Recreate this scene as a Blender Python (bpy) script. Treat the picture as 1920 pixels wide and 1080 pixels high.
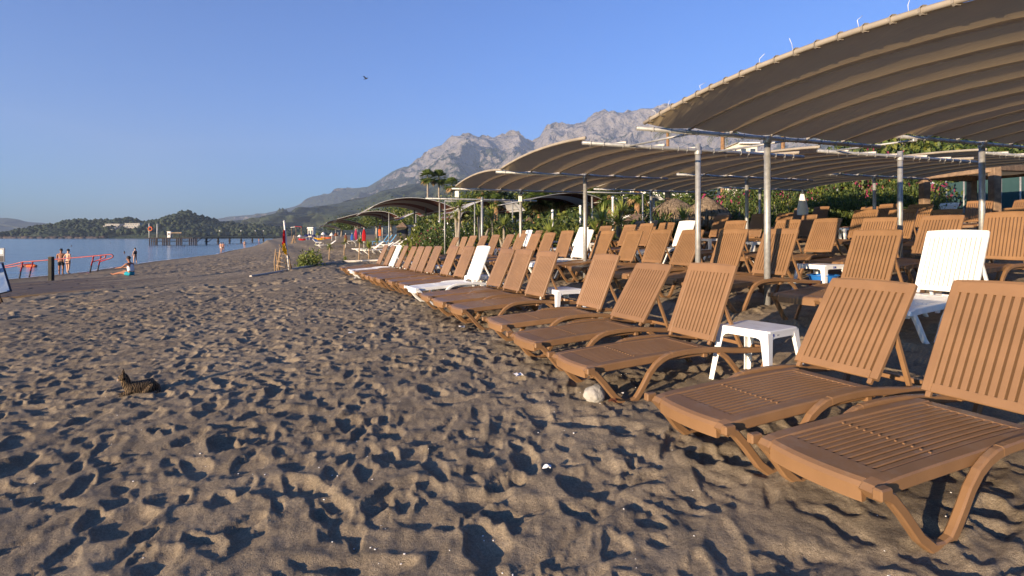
import bpy, math, random
import numpy as np
from mathutils import Vector, Matrix, noise as mnoise
random.seed(7); rng = np.random.default_rng(11)
S = bpy.context.scene
for o in list(bpy.data.objects): bpy.data.objects.remove(o)
COL = S.collection
R = math.radians
# ------------------------------------------------------------------ camera, sky, sun, exposure
HAZE = 1.1e-4
CAMZ = 1.33; F = 1027.0; HY = 443.5
cam = bpy.data.cameras.new('camera'); cam_o = bpy.data.objects.new('camera', cam); COL.objects.link(cam_o)
cam_o.location = (0, 0, CAMZ); cam_o.rotation_euler = (R(90), 0, 0)
cam.sensor_width = 36; cam.lens = F / 1920 * 36; cam.shift_y = (HY - 540) / 1920
cam.clip_start = .05; cam.clip_end = 60000
S.camera = cam_o
SUN_EL, SUN_AZ = 8.0, 45.0          # light travels towards +x +y
W = bpy.data.worlds.new('World'); S.world = W; W.use_nodes = True
nt = W.node_tree; sky = nt.nodes.new('ShaderNodeTexSky'); sky.sky_type = 'NISHITA'; sky.sun_disc = False
sky.sun_elevation = R(SUN_EL); sky.sun_rotation = R(180 + SUN_AZ); sky.altitude = 0
sky.air_density = 1.0; sky.dust_density = 1.1; sky.ozone_density = 3.0
bg = nt.nodes['Background']; tint = nt.nodes.new('ShaderNodeMixRGB'); tint.blend_type = 'MULTIPLY'; tint.inputs[0].default_value = 1; tint.inputs[2].default_value = (.40, .70, 1.24, 1)   # cool white balance of the photograph
nt.links.new(sky.outputs[0], tint.inputs[1]); nt.links.new(tint.outputs[0], bg.inputs[0]); bg.inputs[1].default_value = 0.125
sun = bpy.data.lights.new('sun', 'SUN'); sun.energy = 5.0; sun.angle = R(.5); sun.color = (1, .77, .53)
sun_o = bpy.data.objects.new('sun', sun); COL.objects.link(sun_o)
_d = Vector((math.sin(R(SUN_AZ)) * math.cos(R(SUN_EL)), math.cos(R(SUN_AZ)) * math.cos(R(SUN_EL)), -math.sin(R(SUN_EL))))
sun_o.rotation_euler = _d.to_track_quat('-Z', 'Y').to_euler()
vs = S.view_settings; vs.view_transform = 'Standard'; vs.look = 'None'; vs.gamma = 1; vs.exposure = 1.0
vs.use_curve_mapping = False
S.render.engine = 'CYCLES'
cy = S.cycles; cy.max_bounces = 5; cy.diffuse_bounces = 3; cy.glossy_bounces = 2; cy.transmission_bounces = 3
cy.volume_bounces = 0; cy.transparent_max_bounces = 6; cy.use_denoising = True; cy.caustics_reflective = False; cy.caustics_refractive = False
# ------------------------------------------------------------------ terrain
CA, SA = math.cos(.43), math.sin(.43)       # u runs inland, v along the shore
US = np.array([(-60, -15), (-10, -14.5), (44, -14.6), (50, -12.2), (70, -10.5), (90, -6.2), (117, -5.3), (147, -2.4), (247, 1), (410, 12), (1000, 60), (6000, 400)], float)
ZU = np.array([(2.0, -.075), (2.7, -.02), (3.9, 0), (4.7, .04), (6.0, .26), (7.2, .36), (7.9, .40), (9.1, .54), (10.4, .63), (11.1, .67), (12.2, .82), (13.4, .9),
               (14.0, .93), (15, 1.07), (16.2, 1.14), (16.9, 1.18), (18, 1.31), (19.1, 1.38), (22, 1.6), (26, 1.85), (32, 2.1), (60, 2.6), (400, 4)], float)
SEA = -1.36
def ground(x, y):
    x = np.asarray(x, float); y = np.asarray(y, float)
    u = x * CA + y * SA; v = -x * SA + y * CA
    us = np.interp(v, US[:, 0], US[:, 1])
    inl = np.interp(u, ZU[:, 0], ZU[:, 1])
    t = np.clip((u - us) / np.maximum(2.0 - us, .5), 0, None)
    bz = SEA + (1.285) * np.minimum(t, 1) ** .92
    w = np.clip((u - 2.0) / .01, 0, 1)
    z = np.where(u >= np.maximum(2.0, us), inl, bz)
    # far along the shore the strand sinks gently; near the waterline it always meets the sea
    z = z - np.clip(v - 12, 0, 60) * .0022 * np.clip((u - us) / 10, 0, 1)
    z = np.where(u > us, SEA + (z - SEA) * np.clip((u - us) / 1.5, 0, 1) ** .5, SEA - .12 * (us - u))
    return np.maximum(z, -5)
def gz(x, y): return float(ground(x, y))
def at(px, py, dmax=900.):
    """point of the ground seen in that direction"""
    a = (px - 960) / F; b = (HY - py) / F
    d = np.geomspace(1.2, dmax, 4000); h = CAMZ + b * d - ground(a * d, d)
    i = int(np.argmax(h < 0)) if (h < 0).any() else len(d) - 1
    d0 = float(d[i]); return Vector((a * d0, d0, gz(a * d0, d0)))
def ray(px, py, d): return Vector(((px - 960) / F * d, d, CAMZ + (HY - py) / F * d))
# ------------------------------------------------------------------ helpers
def link(o, parent=None):
    COL.objects.link(o)
    if parent is not None: o.parent = parent
    return o
def tag(o, label=None, cat=None, group=None, kind=None):
    if label: o['label'] = label
    if cat: o['category'] = cat
    if group: o['group'] = group
    if kind: o['kind'] = kind
    return o
def thing(name, label, cat, loc=(0, 0, 0), rz=0, group=None):
    o = bpy.data.objects.new(name, None); o.empty_display_size = .1; link(o)
    o.location = loc; o.rotation_euler = (0, 0, rz); return tag(o, label, cat, group)
def copy_tree(o, parent=None):
    c = o.copy(); COL.objects.link(c)
    if parent is not None: c.parent = parent
    for ch in list(o.children): copy_tree(ch, c)
    return c
class MB:
    def __init__(s): s.v = []; s.f = []; s.mi = []; s.cur = 0; s.sm = []; s.smooth = False
    def add(s, vs_, fs):
        n = len(s.v); s.v += [tuple(p) for p in vs_]
        for f in fs: s.f.append(tuple(i + n for i in f)); s.mi.append(s.cur); s.sm.append(s.smooth)
        return s
    def box(s, c, d, ch=0., rot=None, taper=1.):
        hx, hy, hz = d[0] / 2, d[1] / 2, d[2] / 2
        if ch <= 0:
            P = [(x * (taper if z > 0 else 1), y * (taper if z > 0 else 1), z) for z in (-hz, hz) for y in (-hy, hy) for x in (-hx, hx)]
            Fs = [(0, 2, 3, 1), (4, 5, 7, 6), (0, 1, 5, 4), (2, 6, 7, 3), (0, 4, 6, 2), (1, 3, 7, 5)]
        else:
            P = []; 
            sg = [(-1, -1, -1), (1, -1, -1), (1, 1, -1), (-1, 1, -1), (-1, -1, 1), (1, -1, 1), (1, 1, 1), (-1, 1, 1)]
            for a, b, e in sg:
                t = taper if e > 0 else 1
                P += [(a * hx * t, b * (hy - ch) * t, e * (hz - ch)), (a * (hx - ch) * t, b * hy * t, e * (hz - ch)), (a * (hx - ch) * t, b * (hy - ch) * t, e * hz)]
            q = lambda i, k: 3 * i + k
            Fs = [(q(0, 0), q(4, 0), q(7, 0), q(3, 0)), (q(1, 0), q(2, 0), q(6, 0), q(5, 0)), (q(0, 1), q(1, 1), q(5, 1), q(4, 1)), (q(3, 1), q(7, 1), q(6, 1), q(2, 1)),
                  (q(0, 2), q(3, 2), q(2, 2), q(1, 2)), (q(4, 2), q(5, 2), q(6, 2), q(7, 2))]
            for i, j, k, l in ((0, 1, 1, 2), (1, 2, 2, 0) if 0 else (3, 2, 1, 2), (4, 5, 1, 2), (7, 6, 1, 2)): Fs.append((q(i, k), q(j, k), q(j, l), q(i, l)))
            for i, j in ((0, 3), (1, 2), (4, 7), (5, 6)): Fs.append((q(i, 0), q(j, 0), q(j, 2), q(i, 2)))
            for i, j in ((0, 4), (1, 5), (2, 6), (3, 7)): Fs.append((q(i, 0), q(j, 0), q(j, 1), q(i, 1)))
            for i in range(8): Fs.append((q(i, 0), q(i, 1), q(i, 2)))
        if rot is not None: P = [rot @ Vector(p) for p in P]
        return s.add([(p[0] + c[0], p[1] + c[1], p[2] + c[2]) for p in P], Fs)
    def sweep(s, path, sec, side=(0, 1, 0), closed=False, caps=True, scale=None):
        """section (a along side, b along tangent x side) carried along a path"""
        path = [Vector(p) for p in path]; side = Vector(side); n = len(path); m = len(sec); P = []
        for i, p in enumerate(path):
            a = path[i - 1] if (i or closed) else p; b = path[(i + 1) % n] if (i < n - 1 or closed) else p
            t = (b - a).normalized()
            if i and i < n - 1 or closed:
                t1 = (p - a).normalized(); t2 = (b - p).normalized(); t = (t1 + t2).normalized(); k = 1 / max(.5, t.dot(t1))
            else: k = 1
            up = t.cross(side).normalized() if abs(t.dot(side)) < .98 else Vector((0, 0, 1)); sd = up.cross(t).normalized()
            q = scale[i] if scale else 1
            P += [p + sd * (e[0] * q) + up * (e[1] * k * q) for e in sec]
        Fs = []
        for i in range(n if closed else n - 1):
            j = (i + 1) % n
            for k in range(m): Fs.append((i * m + k, i * m + (k + 1) % m, j * m + (k + 1) % m, j * m + k))
        if caps and not closed: Fs += [tuple(range(m))[::-1], tuple((n - 1) * m + k for k in range(m))]
        return s.add(P, Fs)
    def tube(s, path, r, n=8, scale=None, closed=False):
        d = Vector(path[-1]) - Vector(path[0]); sd = Vector((0, 1, 0))
        if d.length and abs(d.normalized().dot(sd)) > .7: sd = Vector((1, 0, 0))
        old = s.smooth; s.smooth = True
        s.sweep(path, [(r * math.cos(2 * math.pi * k / n), r * math.sin(2 * math.pi * k / n)) for k in range(n)], sd, closed, True, scale)
        s.smooth = old; return s
    def lathe(s, prof, n=16, c=(0, 0, 0), cap=True):
        P = [(c[0] + r * math.cos(2 * math.pi * k / n), c[1] + r * math.sin(2 * math.pi * k / n), c[2] + z) for r, z in prof for k in range(n)]
        Fs = [(i * n + k, i * n + (k + 1) % n, (i + 1) * n + (k + 1) % n, (i + 1) * n + k) for i in range(len(prof) - 1) for k in range(n)]
        if cap: Fs += [tuple(range(n))[::-1], tuple((len(prof) - 1) * n + k for k in range(n))]
        return s.add(P, Fs)
    def mesh(s, name, mats):
        me = bpy.data.meshes.new(name); me.from_pydata(s.v, [], s.f)
        for m in (mats if isinstance(mats, (list, tuple)) else [mats]): me.materials.append(m)
        if len(me.materials) > 1: me.polygons.foreach_set('material_index', s.mi)
        if any(s.sm): me.polygons.foreach_set('use_smooth', s.sm)
        me.update(); return me
    def build(s, name, mats, parent=None, loc=None):
        o = bpy.data.objects.new(name, s.mesh(name, mats)); link(o, parent)
        if loc is not None: o.location = loc
        return o
def rsec(w, h, c=.006):
    a, b = w / 2, h / 2
    return [(-a + c, -b), (a - c, -b), (a, -b + c), (a, b - c), (a - c, b), (-a + c, b), (-a, b - c), (-a, -b + c)]
def npmesh(name, V, Q, mats, smooth=True):
    me = bpy.data.meshes.new(name); V = np.asarray(V, np.float32); Q = np.asarray(Q, np.int32)
    me.vertices.add(len(V)); me.vertices.foreach_set('co', V.ravel()); k = Q.shape[1]
    me.loops.add(Q.size); me.loops.foreach_set('vertex_index', Q.ravel()); me.polygons.add(len(Q))
    me.polygons.foreach_set('loop_start', np.arange(len(Q), dtype=np.int32) * k)
    if smooth: me.polygons.foreach_set('use_smooth', np.ones(len(Q), bool))
    for m in (mats if isinstance(mats, (list, tuple)) else [mats]): me.materials.append(m)
    me.update(calc_edges=True); me.validate(); return me
def gridquads(a, b, wrap=False):
    i = np.arange(a - 1)[:, None]; bb = b if wrap else b - 1; j = np.arange(bb)[None, :]; j2 = (j + 1) % b
    return np.stack([i * b + j, i * b + j2, (i + 1) * b + j2, (i + 1) * b + j], -1).reshape(-1, 4)
# ------------------------------------------------------------------ materials
def mat(name, col, rough=.6, spec=.3, var=.0, vscale=3., bump=0., bscale=40., metal=0., col2=None, trans=0., emit=None, coord='Object', detail=4):
    m = bpy.data.materials.new(name); m.use_nodes = True; t = m.node_tree; b = t.nodes['Principled BSDF']
    b.inputs['Base Color'].default_value = (*col, 1); b.inputs['Roughness'].default_value = rough
    b.inputs['Specular IOR Level'].default_value = spec; b.inputs['Metallic'].default_value = metal
    if var or col2 or bump:
        tc = t.nodes.new('ShaderNodeTexCoord') if coord == 'Object' else t.nodes.new('ShaderNodeNewGeometry')
        out = tc.outputs['Object'] if coord == 'Object' else tc.outputs['Position']
        if var or col2:
            n = t.nodes.new('ShaderNodeTexNoise'); n.inputs['Scale'].default_value = vscale; n.inputs['Detail'].default_value = detail; t.links.new(out, n.inputs['Vector'])
            r = t.nodes.new('ShaderNodeValToRGB'); r.color_ramp.elements[0].position = .34; r.color_ramp.elements[1].position = .66
            a = col2 if col2 else tuple(c * (1 - var) for c in col); c_ = col if col2 else tuple(min(1, c * (1 + var)) for c in col)
            r.color_ramp.elements[0].color = (*a, 1); r.color_ramp.elements[1].color = (*c_, 1)
            t.links.new(n.outputs['Fac'], r.inputs[0]); t.links.new(r.outputs[0], b.inputs['Base Color'])
        if bump:
            n2 = t.nodes.new('ShaderNodeTexNoise'); n2.inputs['Scale'].default_value = bscale; n2.inputs['Detail'].default_value = 5; t.links.new(out, n2.inputs['Vector'])
            bp = t.nodes.new('ShaderNodeBump'); bp.inputs['Strength'].default_value = bump; bp.inputs['Distance'].default_value = 1 / bscale
            t.links.new(n2.outputs['Fac'], bp.inputs['Height']); t.links.new(bp.outputs[0], b.inputs['Normal'])
    if trans: 
        tr = t.nodes.new('ShaderNodeBsdfTranslucent'); tr.inputs[0].default_value = (*[min(1, c * 1.2) for c in col], 1); mx = t.nodes.new('ShaderNodeMixShader'); mx.inputs[0].default_value = trans
        o = t.nodes['Material Output']; t.links.new(b.outputs[0], mx.inputs[1]); t.links.new(tr.outputs[0], mx.inputs[2]); t.links.new(mx.outputs[0], o.inputs[0])
    return m
def ncol(name, scale_list, ramp, rough=.9, spec=.2, bump=None, coord='Position', extra=None):
    """mix of noises driving a colour ramp on world position"""
    m = bpy.data.materials.new(name); m.use_nodes = True; t = m.node_tree; b = t.nodes['Principled BSDF']
    b.inputs['Roughness'].default_value = rough; b.inputs['Specular IOR Level'].default_value = spec
    g = t.nodes.new('ShaderNodeNewGeometry'); acc = None
    for sc, w, det in scale_list:
        n = t.nodes.new('ShaderNodeTexNoise'); n.inputs['Scale'].default_value = sc; n.inputs['Detail'].default_value = det; t.links.new(g.outputs['Position'], n.inputs['Vector'])
        k = t.nodes.new('ShaderNodeMath'); k.operation = 'MULTIPLY'; k.inputs[1].default_value = w; t.links.new(n.outputs['Fac'], k.inputs[0])
        if acc is None: acc = k
        else:
            a = t.nodes.new('ShaderNodeMath'); a.operation = 'ADD'; t.links.new(acc.outputs[0], a.inputs[0]); t.links.new(k.outputs[0], a.inputs[1]); acc = a
    r = t.nodes.new('ShaderNodeValToRGB'); els = r.color_ramp.elements
    while len(els) < len(ramp): els.new(.5)
    for e, (p, c) in zip(els, ramp): e.position = p; e.color = (*c, 1)
    t.links.new(acc.outputs[0], r.inputs[0]); t.links.new(r.outputs[0], b.inputs['Base Color'])
    if bump:
        last = None
        for sc, st, dist in bump:
            n = t.nodes.new('ShaderNodeTexNoise'); n.inputs['Scale'].default_value = sc; n.inputs['Detail'].default_value = 6; t.links.new(g.outputs['Position'], n.inputs['Vector'])
            bp = t.nodes.new('ShaderNodeBump'); bp.inputs['Strength'].default_value = st; bp.inputs['Distance'].default_value = dist; t.links.new(n.outputs['Fac'], bp.inputs['Height'])
            if last: t.links.new(last.outputs[0], bp.inputs['Normal'])
            last = bp
        t.links.new(last.outputs[0], b.inputs['Normal'])
    m['_t'] = 0
    return m, t, b, r, g
M = {}
M['brown'] = mat('brown_plastic', (.202, .112, .053), .45, .35, var=.07, vscale=5, bump=.05, bscale=120)
def weather(m, dust, amt):
    # each lounger has faded a little differently, and dry sand dust lies on the upward faces
    t = m.node_tree; b = t.nodes['Principled BSDF']; src = b.inputs['Base Color'].links[0].from_socket; g = t.nodes.new('ShaderNodeNewGeometry')
    n = t.nodes.new('ShaderNodeTexNoise'); n.inputs['Scale'].default_value = .75; n.inputs['Detail'].default_value = 1; t.links.new(g.outputs['Position'], n.inputs['Vector'])
    k = t.nodes.new('ShaderNodeMapRange'); k.inputs[1].default_value = .3; k.inputs[2].default_value = .7; k.inputs[3].default_value = 1 - amt; k.inputs[4].default_value = 1 + amt; t.links.new(n.outputs['Fac'], k.inputs[0])
    x = t.nodes.new('ShaderNodeMixRGB'); x.blend_type = 'MULTIPLY'; x.inputs[0].default_value = 1; t.links.new(src, x.inputs[1]); t.links.new(k.outputs[0], x.inputs[2])
    d = t.nodes.new('ShaderNodeTexNoise'); d.inputs['Scale'].default_value = 7; d.inputs['Detail'].default_value = 8; d.inputs['Roughness'].default_value = .75; t.links.new(g.outputs['Position'], d.inputs['Vector'])
    dr = t.nodes.new('ShaderNodeMapRange'); dr.inputs[1].default_value = .5; dr.inputs[2].default_value = .78; dr.inputs[3].default_value = 0; dr.inputs[4].default_value = .75; t.links.new(d.outputs['Fac'], dr.inputs[0])
    z = t.nodes.new('ShaderNodeSeparateXYZ'); t.links.new(g.outputs['Normal'], z.inputs[0]); zr = t.nodes.new('ShaderNodeMapRange'); zr.inputs[1].default_value = .6; zr.inputs[2].default_value = .95; t.links.new(z.outputs[2], zr.inputs[0])
    mu = t.nodes.new('ShaderNodeMath'); mu.operation = 'MULTIPLY'; t.links.new(dr.outputs[0], mu.inputs[0]); t.links.new(zr.outputs[0], mu.inputs[1])
    y = t.nodes.new('ShaderNodeMixRGB'); y.inputs[2].default_value = (*dust, 1); t.links.new(mu.outputs[0], y.inputs[0]); t.links.new(x.outputs[0], y.inputs[1]); t.links.new(y.outputs[0], b.inputs['Base Color'])
weather(M['brown'], (.24, .18, .13), .12)
M['white'] = mat('white_plastic', (.74, .74, .71), .38, .4, var=.04, vscale=4)
M['table'] = mat('table_plastic', (.78, .78, .76), .35, .4, var=.03, vscale=6)
weather(M['white'], (.42, .36, .29), .03); weather(M['table'], (.42, .36, .29), .03)
M['steel'] = mat('galvanised_steel', (.30, .30, .29), .5, .45, var=.16, vscale=14, metal=.4)
M['whitesteel'] = mat('white_painted_steel', (.7, .68, .62), .5, .4, var=.06)
M['fabric'] = mat('tan_shade_fabric', (.53, .405, .225), .95, .1, var=.06, vscale=2.5, bump=.15, bscale=260, trans=.24)
_t = M['fabric'].node_tree; _b = _t.nodes['Principled BSDF']; _tc = _t.nodes.new('ShaderNodeTexCoord'); _mp = _t.nodes.new('ShaderNodeMapping'); _mp.inputs['Rotation'].default_value = (0, 0, .345); _mp.inputs['Scale'].default_value = (5., .8, 1); _t.links.new(_tc.outputs['Object'], _mp.inputs[0])
_n = _t.nodes.new('ShaderNodeTexNoise'); _n.inputs['Scale'].default_value = 1.; _n.inputs['Detail'].default_value = 4; _t.links.new(_mp.outputs[0], _n.inputs['Vector']); _bp = _t.nodes.new('ShaderNodeBump'); _bp.inputs['Strength'].default_value = .7; _bp.inputs['Distance'].default_value = .05; _t.links.new(_n.outputs['Fac'], _bp.inputs['Height'])
_o = _b.inputs['Normal'].links[0].from_node; _t.links.new(_bp.outputs[0], _o.inputs['Normal'])
M['rib'] = mat('rib_sleeve', (.27, .235, .19), .8, .2, var=.1, vscale=6)
M['ribin'] = mat('inner_rib_pipe', (.50, .46, .40), .7, .3, var=.08, vscale=6)
M['lash'] = mat('grey_lashing', (.26, .255, .24), .7, .2)
M['fbrown'] = mat('brown_shade_fabric', (.085, .034, .026), .95, .1, var=.1, trans=.06)
M['fbeige'] = mat('beige_shade_fabric', (.21, .185, .15), .95, .1, var=.08, trans=.06)
M['fgrey'] = mat('grey_shade_fabric', (.46, .46, .46), .95, .1, var=.06, trans=.08)
M['red'] = mat('red_paint', (.27, .016, .022), .4, .4, var=.12, vscale=5)
M['darkpaint'] = mat('dark_paint', (.035, .035, .045), .6, .3)
M['wood'] = mat('weathered_wood', (.24, .16, .10), .85, .2, col2=(.13, .09, .06), vscale=7, bump=.3, bscale=30)
M['darkwood'] = mat('dark_post_wood', (.05, .045, .035), .85, .2, col2=(.03, .03, .025), vscale=6)
M['deck'] = mat('deck_wood', (.135, .105, .088), .9, .15, col2=(.085, .07, .062), vscale=2.0, bump=.3, bscale=25)
M['deckedge'] = mat('deck_edge_wood', (.17, .115, .065), .9, .15, col2=(.11, .08, .05), vscale=3)
M['stick'] = mat('driftwood', (.36, .25, .15), .9, .1, var=.25, vscale=4)
M['stone'] = mat('pale_stone', (.37, .35, .31), .85, .2, var=.2, vscale=14, bump=.4, bscale=30)
M['shell'] = mat('shell', (.75, .73, .68), .5, .4)
M['blue'] = mat('blue_plastic', (.03, .10, .34), .45, .4, var=.1)
M['ltblue'] = mat('light_blue_plastic', (.10, .28, .50), .5, .4, var=.1)
M['basin'] = mat('blue_basin_plastic', (.015, .13, .42), .35, .5)
M['yellow'] = mat('yellow_cloth', (.75, .44, .015), .8, .2, var=.1, trans=.45)
M['redcloth'] = mat('red_cloth', (.55, .02, .025), .8, .2, var=.1, trans=.4)
M['pinkcloth'] = mat('pink_cloth', (.36, .025, .08), .8, .2, var=.1)
M['orangecloth'] = mat('orange_cloth', (.55, .12, .04), .8, .2, var=.15)
M['browncloth'] = mat('brown_cloth', (.16, .06, .03), .8, .2, var=.15)
M['navy'] = mat('navy_cloth', (.02, .025, .09), .8, .2, var=.1)
M['whitecloth'] = mat('white_cloth', (.72, .70, .68), .85, .2, var=.05)
M['black'] = mat('black_cloth', (.015, .015, .018), .8, .2)
M['teal'] = mat('teal_cloth', (.02, .30, .38), .8, .2)
M['skin'] = mat('skin_light', (.52, .30, .20), .6, .3, var=.05)
M['skin2'] = mat('skin_tanned', (.28, .12, .065), .6, .3, var=.06)
M['hair'] = mat('dark_hair', (.02, .015, .012), .6, .3)
M['leaf'] = mat('leaf_green', (.10, .135, .028), .55, .3, col2=(.042, .072, .017), vscale=2.2, trans=.25, coord='Position')
M['leafy'] = mat('leaf_yellow_green', (.18, .185, .032), .55, .3, col2=(.085, .11, .022), vscale=1.6, trans=.25, coord='Position')
M['leafd'] = mat('leaf_dark_green', (.045, .07, .02), .55, .3, col2=(.02, .036, .011), vscale=2.2, trans=.2, coord='Position')
M['sword'] = mat('sword_leaf', (.26, .29, .065), .5, .3, col2=(.12, .16, .035), vscale=2.5, trans=.25, coord='Position')
M['flower'] = mat('bougainvillea_pink', (.30, .045, .10), .7, .2, var=.3, vscale=3, trans=.3, coord='Position')
M['flowerw'] = mat('white_flower', (.75, .72, .66), .7, .2)
M['dry'] = mat('dry_frond', (.30, .20, .10), .85, .1, var=.25, vscale=6)
M['bark'] = mat('palm_bark', (.30, .17, .085), .9, .1, col2=(.17, .10, .055), vscale=9, bump=.5, bscale=20)
M['barkg'] = mat('grey_bark', (.30, .26, .21), .9, .1, col2=(.2, .17, .13), vscale=7)
M['thatch'] = mat('reed_thatch', (.22, .165, .11), .95, .1, col2=(.10, .075, .05), vscale=9, bump=.5, bscale=40)
M['render'] = mat('cream_render', (.66, .60, .50), .85, .2, var=.05)
M['wallw'] = mat('white_render', (.72, .70, .66), .85, .2, var=.04)
M['glass'] = mat('dark_glass', (.05, .06, .075), .12, .6)
M['terracotta'] = mat('terracotta', (.42, .17, .07), .8, .2, var=.1)
M['screen'] = mat('green_windscreen_net', (.018, .045, .05), .9, .1, col2=(.028, .06, .062), vscale=.8)
M['tent'] = mat('tent_canvas', (.7, .68, .68), .8, .2, var=.03)
M['posterblue'] = mat('poster_blue', (.05, .16, .42), .5, .3, col2=(.35, .42, .5), vscale=3.2)
M['grey'] = mat('grey_panel', (.22, .23, .25), .6, .3, var=.05)
M['pier'] = mat('pier_timber', (.05, .042, .038), .85, .2, var=.2, vscale=2)
M['rock'] = mat('rock_grey', (.075, .058, .048), .95, .1, var=.25, vscale=.2)
M['concrete'] = mat('pale_concrete', (.38, .35, .31), .9, .1, var=.15, vscale=3)
M['ink'] = mat('blue_ink', (.02, .05, .3), .6, .2)
M['inkd'] = mat('dark_ink', (.03, .03, .04), .6, .2)
M['sack'] = mat('white_box_plastic', (.66, .65, .60), .6, .3)
# ------------------------------------------------------------------ sand
def blur(a, k):
    for _ in range(k):
        a = (np.roll(a, 1, 0) + np.roll(a, -1, 0) + 2 * a) / 4; a = (np.roll(a, 1, 1) + np.roll(a, -1, 1) + 2 * a) / 4
    return a
def vnoise(shape, cell, g):
    """smooth value noise"""
    ny, nx = int(shape[0] / cell) + 3, int(shape[1] / cell) + 3; t = g.standard_normal((ny, nx))
    y = np.arange(shape[0]) / cell; x = np.arange(shape[1]) / cell; yi = y.astype(int); xi = x.astype(int)
    fy = (y - yi); fx = (x - xi); fy = (fy * fy * (3 - 2 * fy))[:, None]; fx = (fx * fx * (3 - 2 * fx))[None, :]
    a = t[yi][:, xi]; b = t[yi][:, xi + 1]; c = t[yi + 1][:, xi]; d = t[yi + 1][:, xi + 1]
    return (a * (1 - fx) + b * fx) * (1 - fy) + (c * (1 - fx) + d * fx) * fy
def prints(x0, x1, y0, y1, res, dens, seed, amp=1., size=1.):
    g = np.random.default_rng(seed); ny, nx = int((y1 - y0) / res), int((x1 - x0) / res); H = np.zeros((ny, nx), np.float32)
    n = int((x1 - x0) * (y1 - y0) * dens)
    for k in range(n):
        cx = g.uniform(0, nx); cy_ = g.uniform(0, ny); big = g.random()
        kind = 'p' if big < .6 else 'h' if big < .84 else 's'; a = g.uniform(.055, .13) if kind == 'p' else g.uniform(.11, .21) if kind == 'h' else g.uniform(.25, .6); a *= size; b = a * g.uniform(.34, .8) if kind != 's' else g.uniform(.03, .075)
        dp = (g.uniform(.012, .034) * (a / .15) ** .45 if kind != 's' else g.uniform(.006, .018)) * amp
        # walkers mostly go along the shore, some across it
        th = (g.normal(2.0, .5) if g.random() < .55 else g.uniform(0, math.pi)) if kind != 's' else g.normal(.75, .35); c_, s_ = math.cos(th), math.sin(th)
        rad = int(a * 1.75 / res) + 2; ix, iy = int(cx), int(cy_)
        xa, xb, ya, yb = max(0, ix - rad), min(nx, ix + rad), max(0, iy - rad), min(ny, iy + rad)
        if xb - xa < 3 or yb - ya < 3: continue
        X = (np.arange(xa, xb) - cx)[None, :] * res; Y = (np.arange(ya, yb) - cy_)[:, None] * res
        p = X * c_ + Y * s_; q = -X * s_ + Y * c_; wb = b * (1 + .25 * np.tanh(p / a * 2))
        r = np.sqrt((p / a) ** 2 + (q / wb) ** 2); ph = np.arctan2(q / b, p / a); f1, f2, f3 = g.uniform(0, 6.28, 3); r = r * (1 + .17 * np.sin(2 * ph + f1) + .12 * np.sin(3 * ph + f2) + .08 * np.sin(5 * ph + f3)); h = np.where(r < 1, -dp * np.clip(1 - r ** g.uniform(2., 5.), 0, 1) ** .7, 0)
        heel = np.exp(-((p + a * .55) ** 2 + q ** 2) / (2 * (a * .28) ** 2)) * -dp * .35
        sd = g.choice([-1, 1]); rim = np.where(r >= .9, np.clip((1.65 - r) / .75, 0, 1) ** 1.5 * np.clip((r - .9) / .12, 0, 1), 0) * dp * (.42 + .34 * np.tanh(sd * q / b) + .2 * np.tanh(p / a))
        w = np.clip((1.25 - r) / .3, 0, 1); Z = H[ya:yb, xa:xb]; H[ya:yb, xa:xb] = Z * (1 - g.uniform(.35, .8) * w) + h + rim + heel * (r < 1.1)
    H = H - blur(H, 1) * .0
    return H
NX0, NX1, NY0, NY1, NR = -11., 9., .3, 15., .0125
Hn = prints(NX0, NX1, NY0, NY1, NR, 31, 3, .98)
g_ = np.random.default_rng(5)
Hn = .5 * Hn + .5 * blur(Hn, 1) + (vnoise(Hn.shape, 60, g_) * .009 + vnoise(Hn.shape, 24, g_) * .0045 + vnoise(Hn.shape, 9, g_) * .0036 + vnoise(Hn.shape, 4, g_) * .0026 + vnoise(Hn.shape, 2.2, g_) * .0014).astype(np.float32)
FX0, FX1, FY0, FY1, FR = -48., 26., 0., 82., .05
Hf = prints(FX0, FX1, FY0, FY1, FR, 6.5, 9, 1.75, 1.35)
Hf += (vnoise(Hf.shape, 40, g_) * .018 + vnoise(Hf.shape, 12, g_) * .010 + vnoise(Hf.shape, 5, g_) * .006).astype(np.float32)
def bil(H, x0, y0, res, x, y):
    fx = (x - x0) / res; fy = (y - y0) / res; ok = (fx > 1) & (fy > 1) & (fx < H.shape[1] - 3) & (fy < H.shape[0] - 3)
    ix = np.clip(fx.astype(int), 0, H.shape[1] - 2); iy = np.clip(fy.astype(int), 0, H.shape[0] - 2); tx = np.clip(fx - ix, 0, 1); ty = np.clip(fy - iy, 0, 1)
    h = (H[iy, ix] * (1 - tx) + H[iy, ix + 1] * tx) * (1 - ty) + (H[iy + 1, ix] * (1 - tx) + H[iy + 1, ix + 1] * tx) * ty
    return np.where(ok, h, 0), ok
DECK = None
def sand_h(x, y):
    hn, okn = bil(Hn, NX0, NY0, NR, x, y); hf, okf = bil(Hf, FX0, FY0, FR, x, y)
    ex = np.minimum(np.minimum(x - NX0, NX1 - x), np.minimum(y - NY0 + 3, NY1 - y)); w = np.clip(ex / 1.5, 0, 1) * okn
    h = hn * w + hf * (1 - w)
    u = x * CA + y * SA; v = -x * SA + y * CA; us = np.interp(v, US[:, 0], US[:, 1])
    h = h * np.clip((u - us - .3) / 3.0, .05, 1)                      # smooth wet strand
    # packed, smoother strip that carries the boardwalk on inland
    dv = np.abs(v - (24.3 - .85 * u)); h = h * (1 - .72 * np.clip(1 - (dv - (1.5 - .36 * u)) / 1.2, 0, 1) * (u < 1.5))
    return h
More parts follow.
